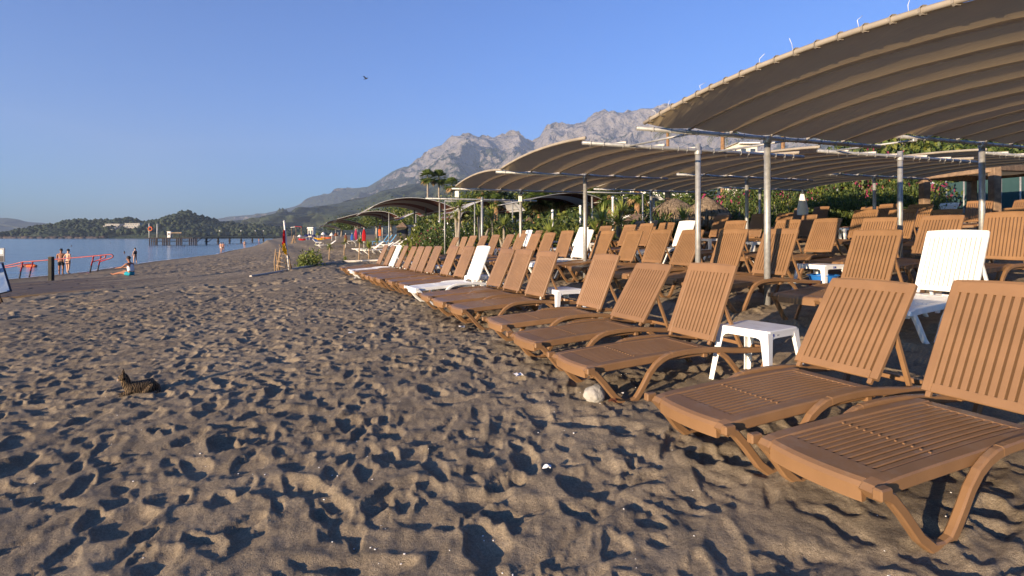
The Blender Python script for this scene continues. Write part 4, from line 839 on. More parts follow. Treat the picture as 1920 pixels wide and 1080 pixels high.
# clipped hedge and bougainvillea behind the hindmost loungers
def hedge_plant(px, d, r, h, me, lab, grp): bush(me, gp(px, d), r, h, lab, 'shrub', grp, 'hedge_shrub')
hx_ = list(range(1385, 1760, 27))
for i, px in enumerate(hx_):
    hedge_plant(px, 24.6 - (px - 1385) * .012, 1.0, 1.75, HEDGE[i % 2], 'clipped dark hedge shrub behind the loungers, %s from the left of the hedge' % ORD[i], 'clipped hedge shrubs behind the loungers')
bx_ = list(range(1378, 1740, 33))
for i, px in enumerate(bx_):
    hedge_plant(px, 26.4 - (px - 1385) * .012, 1.5, (2.5 + .25 * math.sin(i * 1.7)) + (.45 if px > 1520 else 0), FLOWER[(0, 2, 0, 1)[i % 4]], 'bougainvillea flowering above the hedge, %s from the left' % ORD[i], 'bougainvillea above the hedge')
# trees above the canopies
TR = [(868, 58, 2.6, 356, 0), (893, 52, 2.6, 349, 2), (930, 50, 3.0, 350, 1), (962, 46, 2.8, 352, 2), (995, 48, 3.0, 347, 0), (1032, 44, 3.0, 349, 0), (1062, 42, 2.6, 350, 2), (1100, 40, 2.8, 346, 0), (1132, 41, 2.8, 343, 0), (1160, 39, 2.4, 347, 1), (1230, 60, 4.0, 352, 0),
      (735, 90, 3.4, 383, 0), (760, 84, 3.2, 378, 1), (705, 110, 4.0, 390, 1), (668, 125, 4.2, 402, 0), (905, 70, 3.4, 352, 0), (842, 64, 3, 372, 2), (1295, 36, 2.2, 352, 0), (1325, 34, 2.2, 350, 1), (640, 150, 4.5, 410, 2), (790, 74, 3.0, 382, 0)]
TR = [(px, d, r, hpx(d, yt, gp(px, d).z), k) for px, d, r, yt, k in TR]
for i, (px, d, r, h, k) in enumerate(TR): tree(TREES[k], gp(px, d), r, h, '%s tree beyond the canopies, %s from the left' % (('dark green', 'mid green', 'yellow green')[k], (ORD + ['twenty-first'])[sorted(t_[0] for t_ in TR).index(px)]))
TY = [(1700, 62, 7.5, 14.5, 2), (1752, 60, 7.5, 15.2, 2), (1800, 58, 7, 14.2, 1), (1850, 60, 7.5, 14.2, 2), (1910, 58, 7, 13.0, 2), (1968, 58, 7.5, 13, 1), (1672, 64, 4.5, 12.3, 1)]
for i, (px, d, r, h, k) in enumerate(TY): tree(TREES[k], gp(px, d), r, h, 'sunlit yellow green tree under the right tan canopies, %s from the left' % ORD[sorted(t_[0] for t_ in TY).index(px)], 'sunlit trees at the right')
TG = [(1785, 31, 2.6, 4.2, 1), (1835, 30, 2.4, 4.0, 0), (1895, 30, 2.8, 4.6, 1), (1945, 29, 2.5, 4.2, 0)]
for i, (px, d, r, h, k) in enumerate(TG): tree(TREES[k], gp(px, d), r, h, 'low green tree behind the wooden pergola, %s from the left' % ORD[i], 'low trees behind the pergola')
date_palm(gp(1355, 46), 8.1, .85, 'feathery palm crown seen between the two thick left posts', 0); date_palm(gp(1252, 60), 10.6, .85, 'small feathery palm crown under the big canopy, far left', 1); date_palm(gp(1468, 48), 8.1, .7, 'feathery palm just right of the thick near post', 1)
for px, d, yt, s, lab, i in ((1012, 32, 375, 1.0, 'palm with orange bark left under the grey and brown canopy', 0), (1055, 32, 370, 1.0, 'palm with orange bark right under the grey and brown canopy', 1), (1144, 28, 369, .9, 'palm with orange bark beside the white pole', 2), (1104, 31, 368, .9, 'palm with orange bark right behind the middle canopy post', 0),
    (1195, 27, 360, .85, 'palm with thick orange bark above the dark kiosk', 1), (1252, 29, 330, 1.0, 'tall orange palm trunk in front of the white hotel', 2), (905, 44, 361, 1.0, 'fan palm crown left of the white box post', 1), (935, 46, 360, 1.1, 'fan palm crown behind the white box post', 0), (1003, 42, 362, 1.2, 'fan palm crown right of the white box post', 2), (931, 31, 378, .6, 'stubby palm trunk among the yuccas', 0)):
    p = gp(px, d); palm(p, hpx(d, yt, p.z), s, lab, i, 'fan palms behind the canopies', .16)
# ------------------------------------------------------------------ buildings
def building(name, label, cat, px0, px1, ytop, d, depth, mat_, floors, bays, group=None, roof='flat', base_z=None, rz=None, terr=0., trim='wallw'):
    x0 = (px0 - 960) / F * d; x1 = (px1 - 960) / F * d; w = x1 - x0; cx = (x0 + x1) / 2; z0 = gz(cx, d) - .5 if base_z is None else base_z; H = CAMZ + (HY - ytop) / F * d - z0
    t = thing(name, label, cat, (cx, d, z0), rz or 0, group); fh = H / floors
    for k in range(floors):
        off = terr * k; MB().box((0, depth / 2 + off, fh * (k + .5)), (w, depth, fh), .02).build('wall', mat_, t)
        MB().box((0, off - .45, fh * (k + 1) - .12), (w + .2, .9, .24), .02).build('balcony_slab', M[trim], t)
        MB().box((0, off - .85, fh * (k + .0) + .55 + (0 if k else .0)), (w + .2, .08, .9), .01).build('balcony_wall', M[trim], t) if k else None
        for b_ in range(bays):
            x = -w / 2 + w * (b_ + .5) / bays; f = MB().box((x, off - .012, fh * (k + .45)), (w / bays * .62, .06, fh * .66), .01).build('window', M['wallw'], t); MB().box((x, off - .05, fh * (k + .45)), (w / bays * .54, .03, fh * .58)).build('pane', M['glass'], f)
    if roof == 'hip':
        MB().add([(-w / 2 - .5, -.6, H), (w / 2 + .5, -.6, H), (w / 2 + .5, depth + .5, H), (-w / 2 - .5, depth + .5, H), (-w * .2, depth / 2, H + w * .22), (w * .2, depth / 2, H + w * .22)], [(0, 1, 5, 4), (2, 3, 4, 5), (1, 2, 5), (3, 0, 4), (0, 3, 2, 1)]).build('roof', M['terracotta'] if mat_ is not M['render'] else M['render'], t)
    else: MB().box((0, depth / 2 + terr * (floors - 1), H + .15), (w + .3, depth + .3, .3), .03).build('roof', M[trim], t)
    return t
building('hotel', 'white hotel with balconies behind the palms, right of the middle post', 'building', 1163, 1290, 350, 70, 10, M['wallw'], 3, 6)
building('house', 'pale house with sloping roof high under the big canopy', 'building', 1385, 1420, 268, 95, 8, M['render'], 4, 2, roof='hip')
building('villa', 'white building with terracotta pillars behind the bougainvillea', 'building', 1632, 1742, 325, 44, 9, M['wallw'], 2, 5)
for i, px in enumerate((1651, 1674, 1699)):
    p = gp(px, 42.3); o = thing('pillar', 'terracotta pillar before the white building, %s from left' % ORD[i], 'pillar', p, 0, 'terracotta pillars'); MB().box((0, 0, 2.3), (.5, .5, 4.8), .03).build('shaft', M['terracotta'], o); MB().box((0, 0, 4.75), (.7, .7, .22), .03).build('capital', M['render'], o)
building('hotel', 'left terraced hotel on the wooded headland', 'building', 186, 213, 419.5, 800, 18, M['concrete'], 4, 6, 'terraced hotels on the headland', base_z=9.5, terr=4., trim='concrete')
building('hotel', 'right grey terraced hotel on the wooded headland', 'building', 226, 254, 418.5, 800, 18, M['concrete'], 4, 6, 'terraced hotels on the headland', base_z=8., terr=3., trim='concrete')
building('beach_house', 'small white flat-roofed house far along the beach', 'building', 577, 587, 427.5, 230, 3, M['render'], 1, 2, base_z=1.0)
# dark kiosks
for i, (px0, px1, d, yt, lab) in enumerate(((1178, 1218, 25, 397, 'dark wooden kiosk with pitched roof between the yuccas'), (744, 762, 62, 416, 'dark beach kiosk under the striped canopies'), (770, 792, 60, 418, 'dark beach bar shed right of the small kiosk'), (922, 940, 45, 413, 'dark kiosk between grey yucca stems'), (985, 998, 40, 402, 'tiny dark roofed hut right of the white box post'))):
    a = gp((px0 + px1) / 2, d); w = (px1 - px0) / F * d; H = hpx(d, yt, a.z); o = thing('kiosk', lab, 'kiosk', a, 0, 'dark beach kiosks')
    MB().box((0, w / 2, H * .36), (w, w, H * .75), .03).build('wall', M['darkwood'], o); MB().add([(-w * .62, -.3, H * .7), (w * .62, -.3, H * .7), (w * .62, w + .3, H * .7), (-w * .62, w + .3, H * .7), (0, w / 2, H)], [(0, 1, 4), (1, 2, 4), (2, 3, 4), (3, 0, 4), (3, 2, 1, 0)]).build('roof', M['wood'], o)
    MB().box((0, -.02, H * .4), (w * .7, .05, H * .3), .01).build('counter_opening', M['darkpaint'], o)
# thatched umbrella
def thatch(px, d, ytop, rad_, label):
    p = gp(px, d); H = hpx(d, ytop, p.z); o = thing('thatched_umbrella', label, 'sunshade', p, 0, 'thatched umbrellas'); g = random.Random(int(px)); b = MB()
    MB().lathe([(rad_ * .93, H - .62), (rad_ * .55, H - .34), (.08, H - .02)], 20).build('thatch_base', M['thatch'], o)
    for k in range(900):
        az = g.uniform(0, 6.283); r0 = rad_ * math.sqrt(g.uniform(.0, .86)); z0 = H - .02 - (r0 / rad_) ** 1.25 * .6 + .03; l = g.uniform(.35, .8); c, s = math.cos(az), math.sin(az); r1 = min(r0 + l * .7, rad_ * g.uniform(.98, 1.1)); z1 = H - .02 - min(1.15, (r1 / rad_)) ** 1.25 * .6 - g.uniform(.0, .62 if r1 > rad_ * .88 else .06); w = .03
        b.add([(r0 * c - s * w, r0 * s + c * w, z0), (r0 * c + s * w, r0 * s - c * w, z0), (r1 * c + s * w * .6, r1 * s - c * w * .6, z1 - g.uniform(0, .1)), (r1 * c - s * w * .6, r1 * s + c * w * .6, z1)], [(0, 1, 2, 3)])
    tag(b.build('reeds', M['thatch'], o), kind='stuff'); MB().tube([(0, 0, -.2), (0, 0, H - .1)], .09, 8).build('post', M['wood'], o)
thatch(1325, 22.8, 369, .88, 'right thatched umbrella behind the thin left post'); thatch(1264, 23.5, 371.5, 1.12, 'left broad thatched umbrella behind the yuccas')
# white closed parasol
p = gp(1504.5, 19.8); zt = hpx(19.8, 354, p.z); o = thing('parasol', 'closed white parasol standing before the hedge', 'parasol', p)
b = MB(); b.smooth = True; n = 14; V = []
for zz, rr in ((zt, .012), (zt - .12, .05), (zt - .45, .11), (zt - .75, .16), (zt - .95, .15)):
    for k in range(n): a = 6.283 * k / n; q = rr * (1 + .22 * (k % 2)); V.append((q * math.cos(a), q * math.sin(a), zz))
b.add(V, [(i * n + k, i * n + (k + 1) % n, (i + 1) * n + (k + 1) % n, (i + 1) * n + k) for i in range(4) for k in range(n)]); b.build('folded_cover', M['whitecloth'], o); MB().tube([(0, 0, -.2), (0, 0, zt + .05)], .022, 8).build('pole', M['steel'], o)
# wooden pergola
def beam(o, a, b, w, m='wood', name='beam'): MB().sweep([Vector(a), Vector(b)], rsec(w, w, .02), (Vector(b) - Vector(a)).cross(Vector((0, 0, 1))).normalized() if abs((Vector(b) - Vector(a)).normalized().z) < .9 else (0, 1, 0)).build(name, M[m], o)
PG = [(1733.5, 17.6, 322), (1822, 20.0, 327), (1865, 16.4, 306.5), (1985, 18.5, 312)]
p0 = gp(1800, 18.3); pg = thing('pergola', 'weathered timber pergola with cloth roof at the right edge', 'pergola', p0); tops = []
for px, d, yt in PG:
    q = gp(px, d); H = hpx(d, yt, q.z); l = q - p0; beam(pg, (l.x, l.y, l.z - .2), (l.x, l.y, l.z + H), .235, name='post'); tops.append(Vector((l.x, l.y, l.z + H - .16)))
    MB().box((l.x, l.y, l.z + .55), (.245, .245, .05), .005).build('post_band', M['stick'], pg)
for i, j in ((0, 1), (2, 3), (1, 3), (0, 2)): beam(pg, tops[i] + Vector((0, 0, .02 * i)), tops[j] + Vector((0, 0, .02 * i)), .2)
b = MB(); b.smooth = True; nn = 12; V = []
for i in range(nn + 1):
    for j in range(nn + 1):
        s, w = i / nn, j / nn; a = tops[0].lerp(tops[1], w); c = tops[2].lerp(tops[3], w); q = a.lerp(c, s); q.z += .16 - .22 * math.sin(s * 3.14) * (1 - .3 * w); V.append(q)
b.add(V, [(i * (nn + 1) + j, i * (nn + 1) + j + 1, (i + 1) * (nn + 1) + j + 1, (i + 1) * (nn + 1) + j) for i in range(nn) for j in range(nn)]); b.build('cloth_roof', M['fabric'], pg)
# dark green wind screen
a = gp(1742, 23.5); b2 = gp(1990, 21.); fc = thing('windscreen_fence', 'dark green wind screen net behind the pergola', 'fence', (a + b2) / 2); n = 7
for k in range(n):
    q0 = a.lerp(b2, k / n); q1 = a.lerp(b2, (k + 1) / n); c = (a + b2) / 2; h = 1.75 + .2 * k / n
    MB().tube([(q0.x - c.x, q0.y - c.y, q0.z - c.z - .3), (q0.x - c.x, q0.y - c.y, q0.z - c.z + h + .1)], .035, 7).build('post', M['steel'], fc)
    V = []
    for i in range(9):
        for j in range(5): q = q0.lerp(q1, i / 8) - c; V.append((q.x, q.y + .03 * math.sin(i * 2.1 + k) * (j % 3), q.z - .1 + (h + .1) * j / 4 - .05 * math.sin(i / 8 * 3.14) * (j == 4)))
    b = MB(); b.smooth = True; b.add(V, [(i * 5 + j, i * 5 + j + 1, (i + 1) * 5 + j + 1, (i + 1) * 5 + j) for i in range(8) for j in range(4)]); b.build('net_panel', M['screen'], fc)
# white tents
for px, d, w, yt, lab in ((1772, 27.5, 2.1, 334, 'white canvas tent seen through the pergola'), (1702, 30, 1.6, 352, 'low white canvas tent left of the pergola post')):
    q = gp(px, d); H = hpx(d, yt, q.z); o = thing('tent', lab, 'tent', q, .2, 'white canvas tents'); MB().box((0, w / 2, H * .3), (w * .96, w * .96, H * .6), .02).build('side_wall', M['tent'], o)
    MB().add([(-w / 2, 0, H * .6), (w / 2, 0, H * .6), (w / 2, w, H * .6), (-w / 2, w, H * .6), (-w * .1, w / 2, H), (w * .1, w / 2, H)], [(0, 1, 5, 4), (1, 2, 5), (2, 3, 4, 5), (3, 0, 4)]).build('roof', M['tent'], o)
# white pole by the yuccas
for px, d, y0, lab in ((1149, 22.3, 371, 'white pole between the yuccas and the dark kiosk'), (1036, 24, 396, 'thin grey post in the bushes'), (1088, 24, 388, 'thin white post left of the middle canopy post')):
    q = gp(px, d); H = hpx(d, y0, q.z); o = thing('pole', lab, 'pole', q, 0, 'thin poles in the planting'); MB().tube([(0, 0, -.2), (0, 0, H)], .045, 8).build('shaft', M['whitesteel'], o); MB().lathe([(.06, H - .02), (.06, H + .05), (.02, H + .08)], 10).build('cap', M['whitesteel'], o)
# ------------------------------------------------------------------ boardwalk, edging strip
a0 = at(8, 560); 
dk = thing('boardwalk', 'wide flat brown boardwalk of planks half buried in the sand at the left', 'boardwalk', (0, 0, 0)); dk['kind'] = 'structure'; del dk['category']; del dk['label']
def uv(u, v, z=None): x = u * CA - v * SA; y = u * SA + v * CA; return Vector((x, y, gz(x, y) if z is None else z))
# planks run inland side by side; their inland ends sink into the sand
v0_, pw, npl = 25.1, .42, 26
PM = []
for k in range(3): PM.append(MB().box((0, 0, 0), (1, .40, .05), .006).mesh('plank', M['deck']))
for k in range(npl):
    v = v0_ + pw * k; ua, ue = -13.3 + random.uniform(-.05, .05), -2.6 - .36 * (v - 25) + .8 * math.sin(k * .9) + random.uniform(-.8, .8)
    nseg = 4
    for j in range(nseg):
        A, B = uv(ua + (ue - ua) * j / nseg, v), uv(ua + (ue - ua) * (j + 1) / nseg, v); A.z += .07 - .03 * j; B.z += .07 - .03 * (j + 1); c = (A + B) / 2; d = B - A
        o = mo('plank', PM[(k + j) % 3], dk, c + Vector((0, 0, random.uniform(-.012, .012)))); o.rotation_euler = (random.uniform(-.015, .015), -math.asin(d.z / d.length), math.atan2(d.y, d.x)); o.scale = (d.length - .015, 1, 1)
A, B = uv(-13.3, v0_ - .24), uv(-5.6, v0_ - .24); A.z -= .0; B.z -= .05; MB().sweep([A + Vector((0, 0, .02)), B], rsec(.06, .16, .01), (-SA, CA, 0)).build('fascia_board', M['deckedge'], dk)
pts = [at(*q) for q in ((470, 519), (490, 515.8), (522, 510.5), (560, 503), (600, 496.5), (643, 491.3), (680, 489.8), (716, 488.5))]
o = thing('edging_strip', 'pale low edging strip crossing the sand from flag to farthest loungers', 'kerb', pts[3]); MB().sweep([p + Vector((0, 0, .02)) - pts[3] for p in pts], rsec(.12, .08, .02), (-SA, CA, 0)).build('strip', M['concrete'], o)
# ------------------------------------------------------------------ red access ramp at the water
def wpt(px, py, d): return ray(px, py, d)
dR = 36.5; o0 = Vector(((125 - 960) / F * dR, dR, -1.25)); rp = thing('access_ramp', 'red tubular handrail ramp leading into the sea', 'handrail', o0)
def rt(name, pts, r=.038, m='red'): return MB().tube([wpt(*p) - o0 for p in pts], r, 8).build(name, M[m], rp)
d1, d2 = 35.2, 36.4
rt('rail', [(-26, 509, d1), (0, 501.5, d1), (20, 496.5, d1), (43, 491, d1), (62, 489.8, d1), (92, 487.3, d1), (130, 484, d1), (172, 480.5, d1), (203, 477.3, d1), (209, 477.2, d1), (212, 479.5, d1), (211, 482.5, d1), (206, 484.6, d1), (188, 490.2, d1)])
rt('rail', [(-26, 505, d2), (0, 503, d2), (20, 500.4, d2), (42, 496.2, d2), (60, 495, d2)])
rt('rail', [(60, 490.2, d2), (100, 486.6, d2), (150, 482.3, d2), (196, 477.8, d2), (198, 480, d2), (197, 483, d2), (190, 486, d2), (172, 491.5, d2)])
for a, b in (((42.5, 492, d1), (36, 522.5, d1)), ((61.5, 491, d2), (54, 521.5, d2)), ((175.5, 480.5, d1), (168, 511.5, d1)), ((189.5, 480, d2), (182, 510.5, d2))):
    m_ = tuple((a[i] * .45 + b[i] * .55) for i in range(3)); post = rt('post', [a, m_], .042); MB().tube([wpt(*m_) - o0, wpt(b[0], b[1] + 2, b[2]) - o0], .042, 8).build('painted_foot', M['darkpaint'], post)
b = MB(); P = [wpt(99, 520.2, 35) - o0, wpt(170, 511.6, 35) - o0, wpt(170, 509.8, 36.6) - o0, wpt(99, 517.2, 36.6) - o0]; b.add(P + [p - Vector((0, 0, .12)) for p in P], [(0, 1, 2, 3), (7, 6, 5, 4), (0, 4, 5, 1), (1, 5, 6, 2), (2, 6, 7, 3), (3, 7, 4, 0)]); b.build('walk_panel', M['red'], rp)
# wooden bollard post before it
q = at(96, 527); h = 45 / F * q.y; o = thing('wooden_post', 'thick dark wooden post standing before the red ramp', 'post', q); MB().box((0, 0, h / 2 - .1), (.21, .19, h + .2), .02).build('shaft', M['darkwood'], o); MB().box((0, 0, h + .005), (.19, .17, .03), .01).build('cap', M['wood'], o)
# signs at the left edge
q = at(26, 568); d = q.y; sg = thing('sandwich_board', 'leaning blue poster board on wooden legs at the left edge', 'sign', q + Vector((-.42, 0, 0)))
H = 64 / F * d; tl = Vector((-.42, .10, H)); brd = MB(); rot = Matrix.Rotation(-.32, 3, 'Y')
def brd_box(c, d_, m, name, par=sg): return MB().box((0, 0, 0), d_, .008, Matrix.Rotation(-.30, 3, 'Y') @ Matrix.Rotation(.5, 3, 'Z')).build(name, M[m], par, c)
bo = brd_box((-.52, .05, .66), (1.0, .04, .92), 'posterblue', 'poster'); brd_box((-.52, .075, .66), (1.06, .035, .98), 'darkpaint', 'board')
for k, (z_, m) in enumerate(((.30, 'grey'), (.0, 'ink'), (-.28, 'grey'))): 
    MB().box((0.18 - .1 * k, -.03, z_), (.36, .012, .16), .004, None).build('printed_photo', M[m], bo).rotation_euler = (0, -.30, .5)
MB().tube([(-.22, .0, .42), (.02, -.02, -.06)], .032, 6).build('leg', M['wood'], sg); MB().tube([(-.62, .5, .42), (-.5, .6, -.06)], .03, 6).build('leg', M['wood'], sg)
d = 20.; q = gp(-6, d); o = thing('notice_board', 'small grey notice board on a pole above the poster board', 'sign', q); zt = hpx(d, 465, q.z); zb = hpx(d, 491, q.z)
pn = MB().box((-.02, 0, (zt + zb) / 2), (.62, .03, zt - zb), .006).build('panel', M['grey'], o); MB().box((-.02, -.018, zb + (zt - zb) * .22), (.56, .008, (zt - zb) * .40), .002).build('printed_picture', M['inkd'], pn); MB().box((-.02, -.018, zb + (zt - zb) * .72), (.5, .008, (zt - zb) * .3), .002).build('printed_picture', M['whitesteel'], pn); MB().tube([(-.02, .03, -.3), (-.02, .03, zt)], .03, 7).build('pole', M['steel'], o)
# ------------------------------------------------------------------ pier
pz = CAMZ - .50; pr = thing('pier', 'long timber pier with piles reaching out over the calm sea', 'pier', (-110, 185, SEA))
def pl(px, d, z): return Vector(((px - 960) / F * d + 110, d - 185, z - SEA))
path = [(369, 182), (409, 205), (452, 236), (494, 275), (536, 335)]
MB().box((pl(324, 183, pz).x, 1, pz - SEA), (90 / F * 182, 10, .32), .04).build('deck', M['pier'], pr)
MB().sweep([pl(px, d, pz) for px, d in path], rsec(2.2, .3, .03), (.86, .5, 0)).build('walkway', M['pier'], pr)
for hgt in (.55, 1.0): MB().tube([pl(px, d, pz + hgt) for px, d in path], .06, 5).build('rail', M['pier'], pr)
pile = MB().tube([(0, 0, -2.5), (0, 0, 2.1)], .19, 7).mesh('pile', M['pier'])
for px in (280.5, 284.5, 288.5, 292, 294.5, 305, 308, 311.5, 314.5, 318, 331, 334, 337.5, 340.5, 355, 358.5, 362, 365.5, 368.5):
    for dd in (178.5, 185.5): mo('pile', pile, pr, pl(px, dd, SEA))
pd = np.array(path, float)
for px in (387, 409, 430.5, 452, 473, 494, 514): 
    d = np.interp(px, pd[:, 0], pd[:, 1]); o = mo('pile', pile, pr, pl(px, d, SEA)); o.scale = (1.7, 1.7, 1)
    MB().box(pl(px, d, pz - 1.25), (.2, 2.2, .25)).build('cross_brace', M['pier'], pr)
for px in (369, 390): MB().tube([pl(px, 184, pz - 1.3), pl(px + 9, 190, pz - .1)], .1, 5).build('cross_brace', M['pier'], pr)
MB().tube([pl(283, 180, pz - 1.1), pl(368, 180, pz - 1.0)], .12, 5).build('cross_brace', M['pier'], pr)
for px in np.linspace(282, 366, 12): MB().tube([pl(px, 179, pz), pl(px, 179, pz + 1.)], .05, 4).build('rail_post', M['pier'], pr)
MB().tube([pl(280, 179, pz + 1.), pl(368, 179, pz + 1.)], .05, 5).build('rail', M['pier'], pr)
def onpier(name, label, cat, px, d=181): return thing(name, label, cat, Vector(((px - 960) / F * d, d, pz + .16)))
o = onpier('kiosk', 'small white kiosk standing on the pier head', 'kiosk', 318.5); MB().box((0, 0, .95), (1.1, 1.1, 1.9), .05).build('wall', M['wallw'], o); MB().box((0, -.54, 1.2), (.7, .06, .5), .02).build('opening', M['darkpaint'], o); MB().box((0, 0, 1.97), (1.35, 1.35, .14), .03).build('roof', M['wallw'], o)
o = onpier('shelter', 'flat brown shelter roof on the pier beside the white kiosk', 'shelter', 334); MB().box((0, 0, 1.55), (3.6, 2.2, .22), .03).build('roof', M['stick'], o)
for sx_ in (-1.6, 0, 1.6):
    for sy in (-1, 1): MB().tube([(sx_, sy * .9, 0), (sx_, sy * .9, 1.5)], .06, 5).build('post', M['pier'], o)
for px, yt, nm, lab in ((279.5, 419, 'lifebuoy_pole', 'tall pole with orange ring at the sea end of the pier'), (294.5, 421, 'flagpole', 'bare white pole on the pier head, right of the ringed one')):
    o = onpier(nm, lab, 'pole', px); H = CAMZ + (HY - yt) / F * 181 - o.location.z; MB().tube([(0, 0, 0), (0, 0, H)], .10, 6).build('shaft', M['whitesteel'], o)
    if px < 285: MB().tube([(.62 * math.cos(a) + .5, -.12, H * .62 + .62 * math.sin(a)) for a in np.linspace(0, 6.283, 15)[:-1]], .17, 6, closed=True).build('lifebuoy', M['orangecloth'], o)
    else: MB().lathe([(.0, H), (.2, H + .1), (.0, H + .3)], 8, cap=False).build('finial', M['whitesteel'], o)
for i, px in enumerate((412, 452, 478.5, 494)):
    d = float(np.interp(px, pd[:, 0], pd[:, 1])); o = onpier('street_lamp', 'lamp post on the pier walkway, %s from the sea end' % ORD[i], 'lamp', px, d); H = 11.5 / F * d * .95; MB().tube([(0, 0, 0), (0, 0, H)], .06, 5).build('post', M['pier'], o); MB().lathe([(.02, H), (.24, H + .15), (.24, H + .4), (.03, H + .55)], 8).build('lantern', M['wallw'], o)
# ------------------------------------------------------------------ people
def skinbody(name, joints, edges, radii, m, parent, root=0, sub=2):
    me = bpy.data.meshes.new(name); me.from_pydata([Vector(j) for j in joints], edges, []); me.materials.append(m); o = bpy.data.objects.new(name, me); link(o, parent)
    sk = o.modifiers.new('skin', 'SKIN'); sk.use_smooth_shade = True; ss = o.modifiers.new('sub', 'SUBSURF'); ss.levels = ss.render_levels = sub
    bpy.context.view_layer.update()
    if not me.skin_vertices: me.attributes.new if 0 else None
    for v, r_ in zip(me.skin_vertices[0].data, radii): v.radius = (r_, r_) if not isinstance(r_, tuple) else r_
    me.skin_vertices[0].data[root].use_root = True
    dg = bpy.context.evaluated_depsgraph_get(); me2 = bpy.data.meshes.new_from_object(o.evaluated_get(dg)); o.modifiers.clear(); o.data = me2; me2.name = name
    return o
def person(label, loc, rz, h=1.75, skin='skin', arms=((.08, 0, -.26), (.08, .04, -.24)), legs=0., top=None, bottom=None, hair='hair', fem=False, lean=0., sit=False, long_hair=False, group=None, stance=.0):
    """arms: (out, fore, down) of the upper arm for left and right; legs: stride half angle; body faces +y before rotation"""
    p = thing('person', label, 'person', loc, rz, group); k = h / 1.75; sh = .17 if fem else .20; hp = .095
    J = [(0, 0, .95), (0, .01 + lean * .15, 1.10), (0, lean * .45, 1.30), (0, lean * .7, 1.45), (0, .01 + lean * .85, 1.53), (0, .03 + lean, 1.60), (0, .03 + lean * 1.05, 1.72)]
    Rr = [(.15, .11), (.125, .095) if fem else (.14, .105), (.15, .10) if fem else (.17, .115), (.07, .06), (.052, .055), (.078, .09), (.066, .075)]
    E = [(0, 1), (1, 2), (2, 3), (3, 4), (4, 5), (5, 6)]
    for s, (o_, f_, dn), st in ((-1, arms[0], legs), (1, arms[1], -legs)):
        n = len(J); sx_ = s * sh; S0 = Vector((sx_, lean * .62, 1.41)); el = S0 + Vector((s * o_, f_, dn)); fo = Vector((s * -o_ * .5, f_ * 1.2 + .05, dn * .92)) if not sit else Vector((0, .24, -.03))
        wr = el + fo; ha = wr + fo.normalized() * .085; ft = ha + fo.normalized() * .07
        J += [S0, el, wr, ha, ft]; Rr += [.058, .043, .03, (.036, .02), (.02, .012)]; E += [(2, n), (n, n + 1), (n + 1, n + 2), (n + 2, n + 3), (n + 3, n + 4)]
        m_ = len(J)
        if sit: hipj = Vector((s * hp, .03, .90)); kn = Vector((s * .14, .46, 1.02 if s > 0 else .96)); an = Vector((s * .12, .88, .87)); toe = Vector((s * .13, 1.0, .93))
        else: hipj = Vector((s * hp, 0, .88)); kn = Vector((s * (hp + .005 + stance * .5), math.sin(st) * .44 + .02, .49)); an = Vector((s * (hp + stance), math.sin(st) * .85 - (.05 if st < 0 else 0), .085 + (.05 if st < -.1 else 0))); toe = an + Vector((s * .03, .17, -.06))
        J += [hipj, kn, an, toe]; Rr += [.098 if not fem else .10, .062, .042, (.042, .03)]; E += [(0, m_), (m_, m_ + 1), (m_ + 1, m_ + 2), (m_ + 2, m_ + 3)]
    dz = -.83 if sit else 0.
    J = [Vector(j) * k + Vector((0, 0, dz * k)) for j in J]; Rr = [tuple(a * k for a in r_) if isinstance(r_, tuple) else r_ * k for r_ in Rr]
    body = skinbody('body', J, E, Rr, M[skin], p)
    hd = J[5].lerp(J[6], .62); b = MB(); b.smooth = True
    # hair cap, face and ears
    V = []
    for i in range(6):
        for j in range(14):
            th = i / 5 * (2.0); ph = 6.283 * j / 14; rr = .098 * k * (1.0 if math.sin(ph) < .45 or i < 3 else .80); V.append(hd + Vector((rr * .92 * math.sin(th) * math.cos(ph), rr * 1.08 * math.sin(th) * math.sin(ph) - .012 * k, rr * 1.12 * math.cos(th) + .01 * k)))
    b.add(V, [(i * 14 + j, i * 14 + (j + 1) % 14, (i + 1) * 14 + (j + 1) % 14, (i + 1) * 14 + j) for i in range(5) for j in range(14)])
    if long_hair: b.tube([hd + Vector((0, -.07 * k, .0)), hd + Vector((0, -.10 * k, -.16 * k))], .05 * k, 8, (1, .5))
    b.build('hair', M[hair], p)
    f = MB(); f.box(hd + Vector((0, .098 * k, -.035 * k)), (.026 * k, .034 * k, .045 * k), .008 * k, Matrix.Rotation(.3, 3, 'X'))
    for s in (-1, 1): f.box(hd + Vector((s * .078 * k, 0, -.03 * k)), (.02 * k, .04 * k, .055 * k), .007 * k)
    f.build('nose_and_ears', M[skin], p); e = MB()
    for s in (-1, 1): e.box(hd + Vector((s * .032 * k, .086 * k, -.008 * k)), (.024 * k, .012 * k, .01 * k))
    e.box(hd + Vector((0, .084 * k, -.078 * k)), (.045 * k, .012 * k, .008 * k)); e.build('eyes_and_mouth', M['hair'], p)
    if bottom:
        ln, bm_ = bottom; tj = [J[0] + Vector((0, 0, .04 * k)), J[0] - Vector((0, 0, .01 * k))]; rj = [(.158 * k, .12 * k), (.165 * k, .125 * k)]; ed = [(0, 1)]
        for q in (7 + 5, 7 + 5 + 9):
            n = len(tj); kn = J[q].lerp(J[q + 1], ln); tj += [J[q], kn]; rj += [.118 * k, (.118 - .03 * ln) * k]; ed += [(1, n), (n, n + 1)]
        skinbody('shorts' if ln > .3 else 'swim_trunks', tj, ed, rj, M[bm_], p)
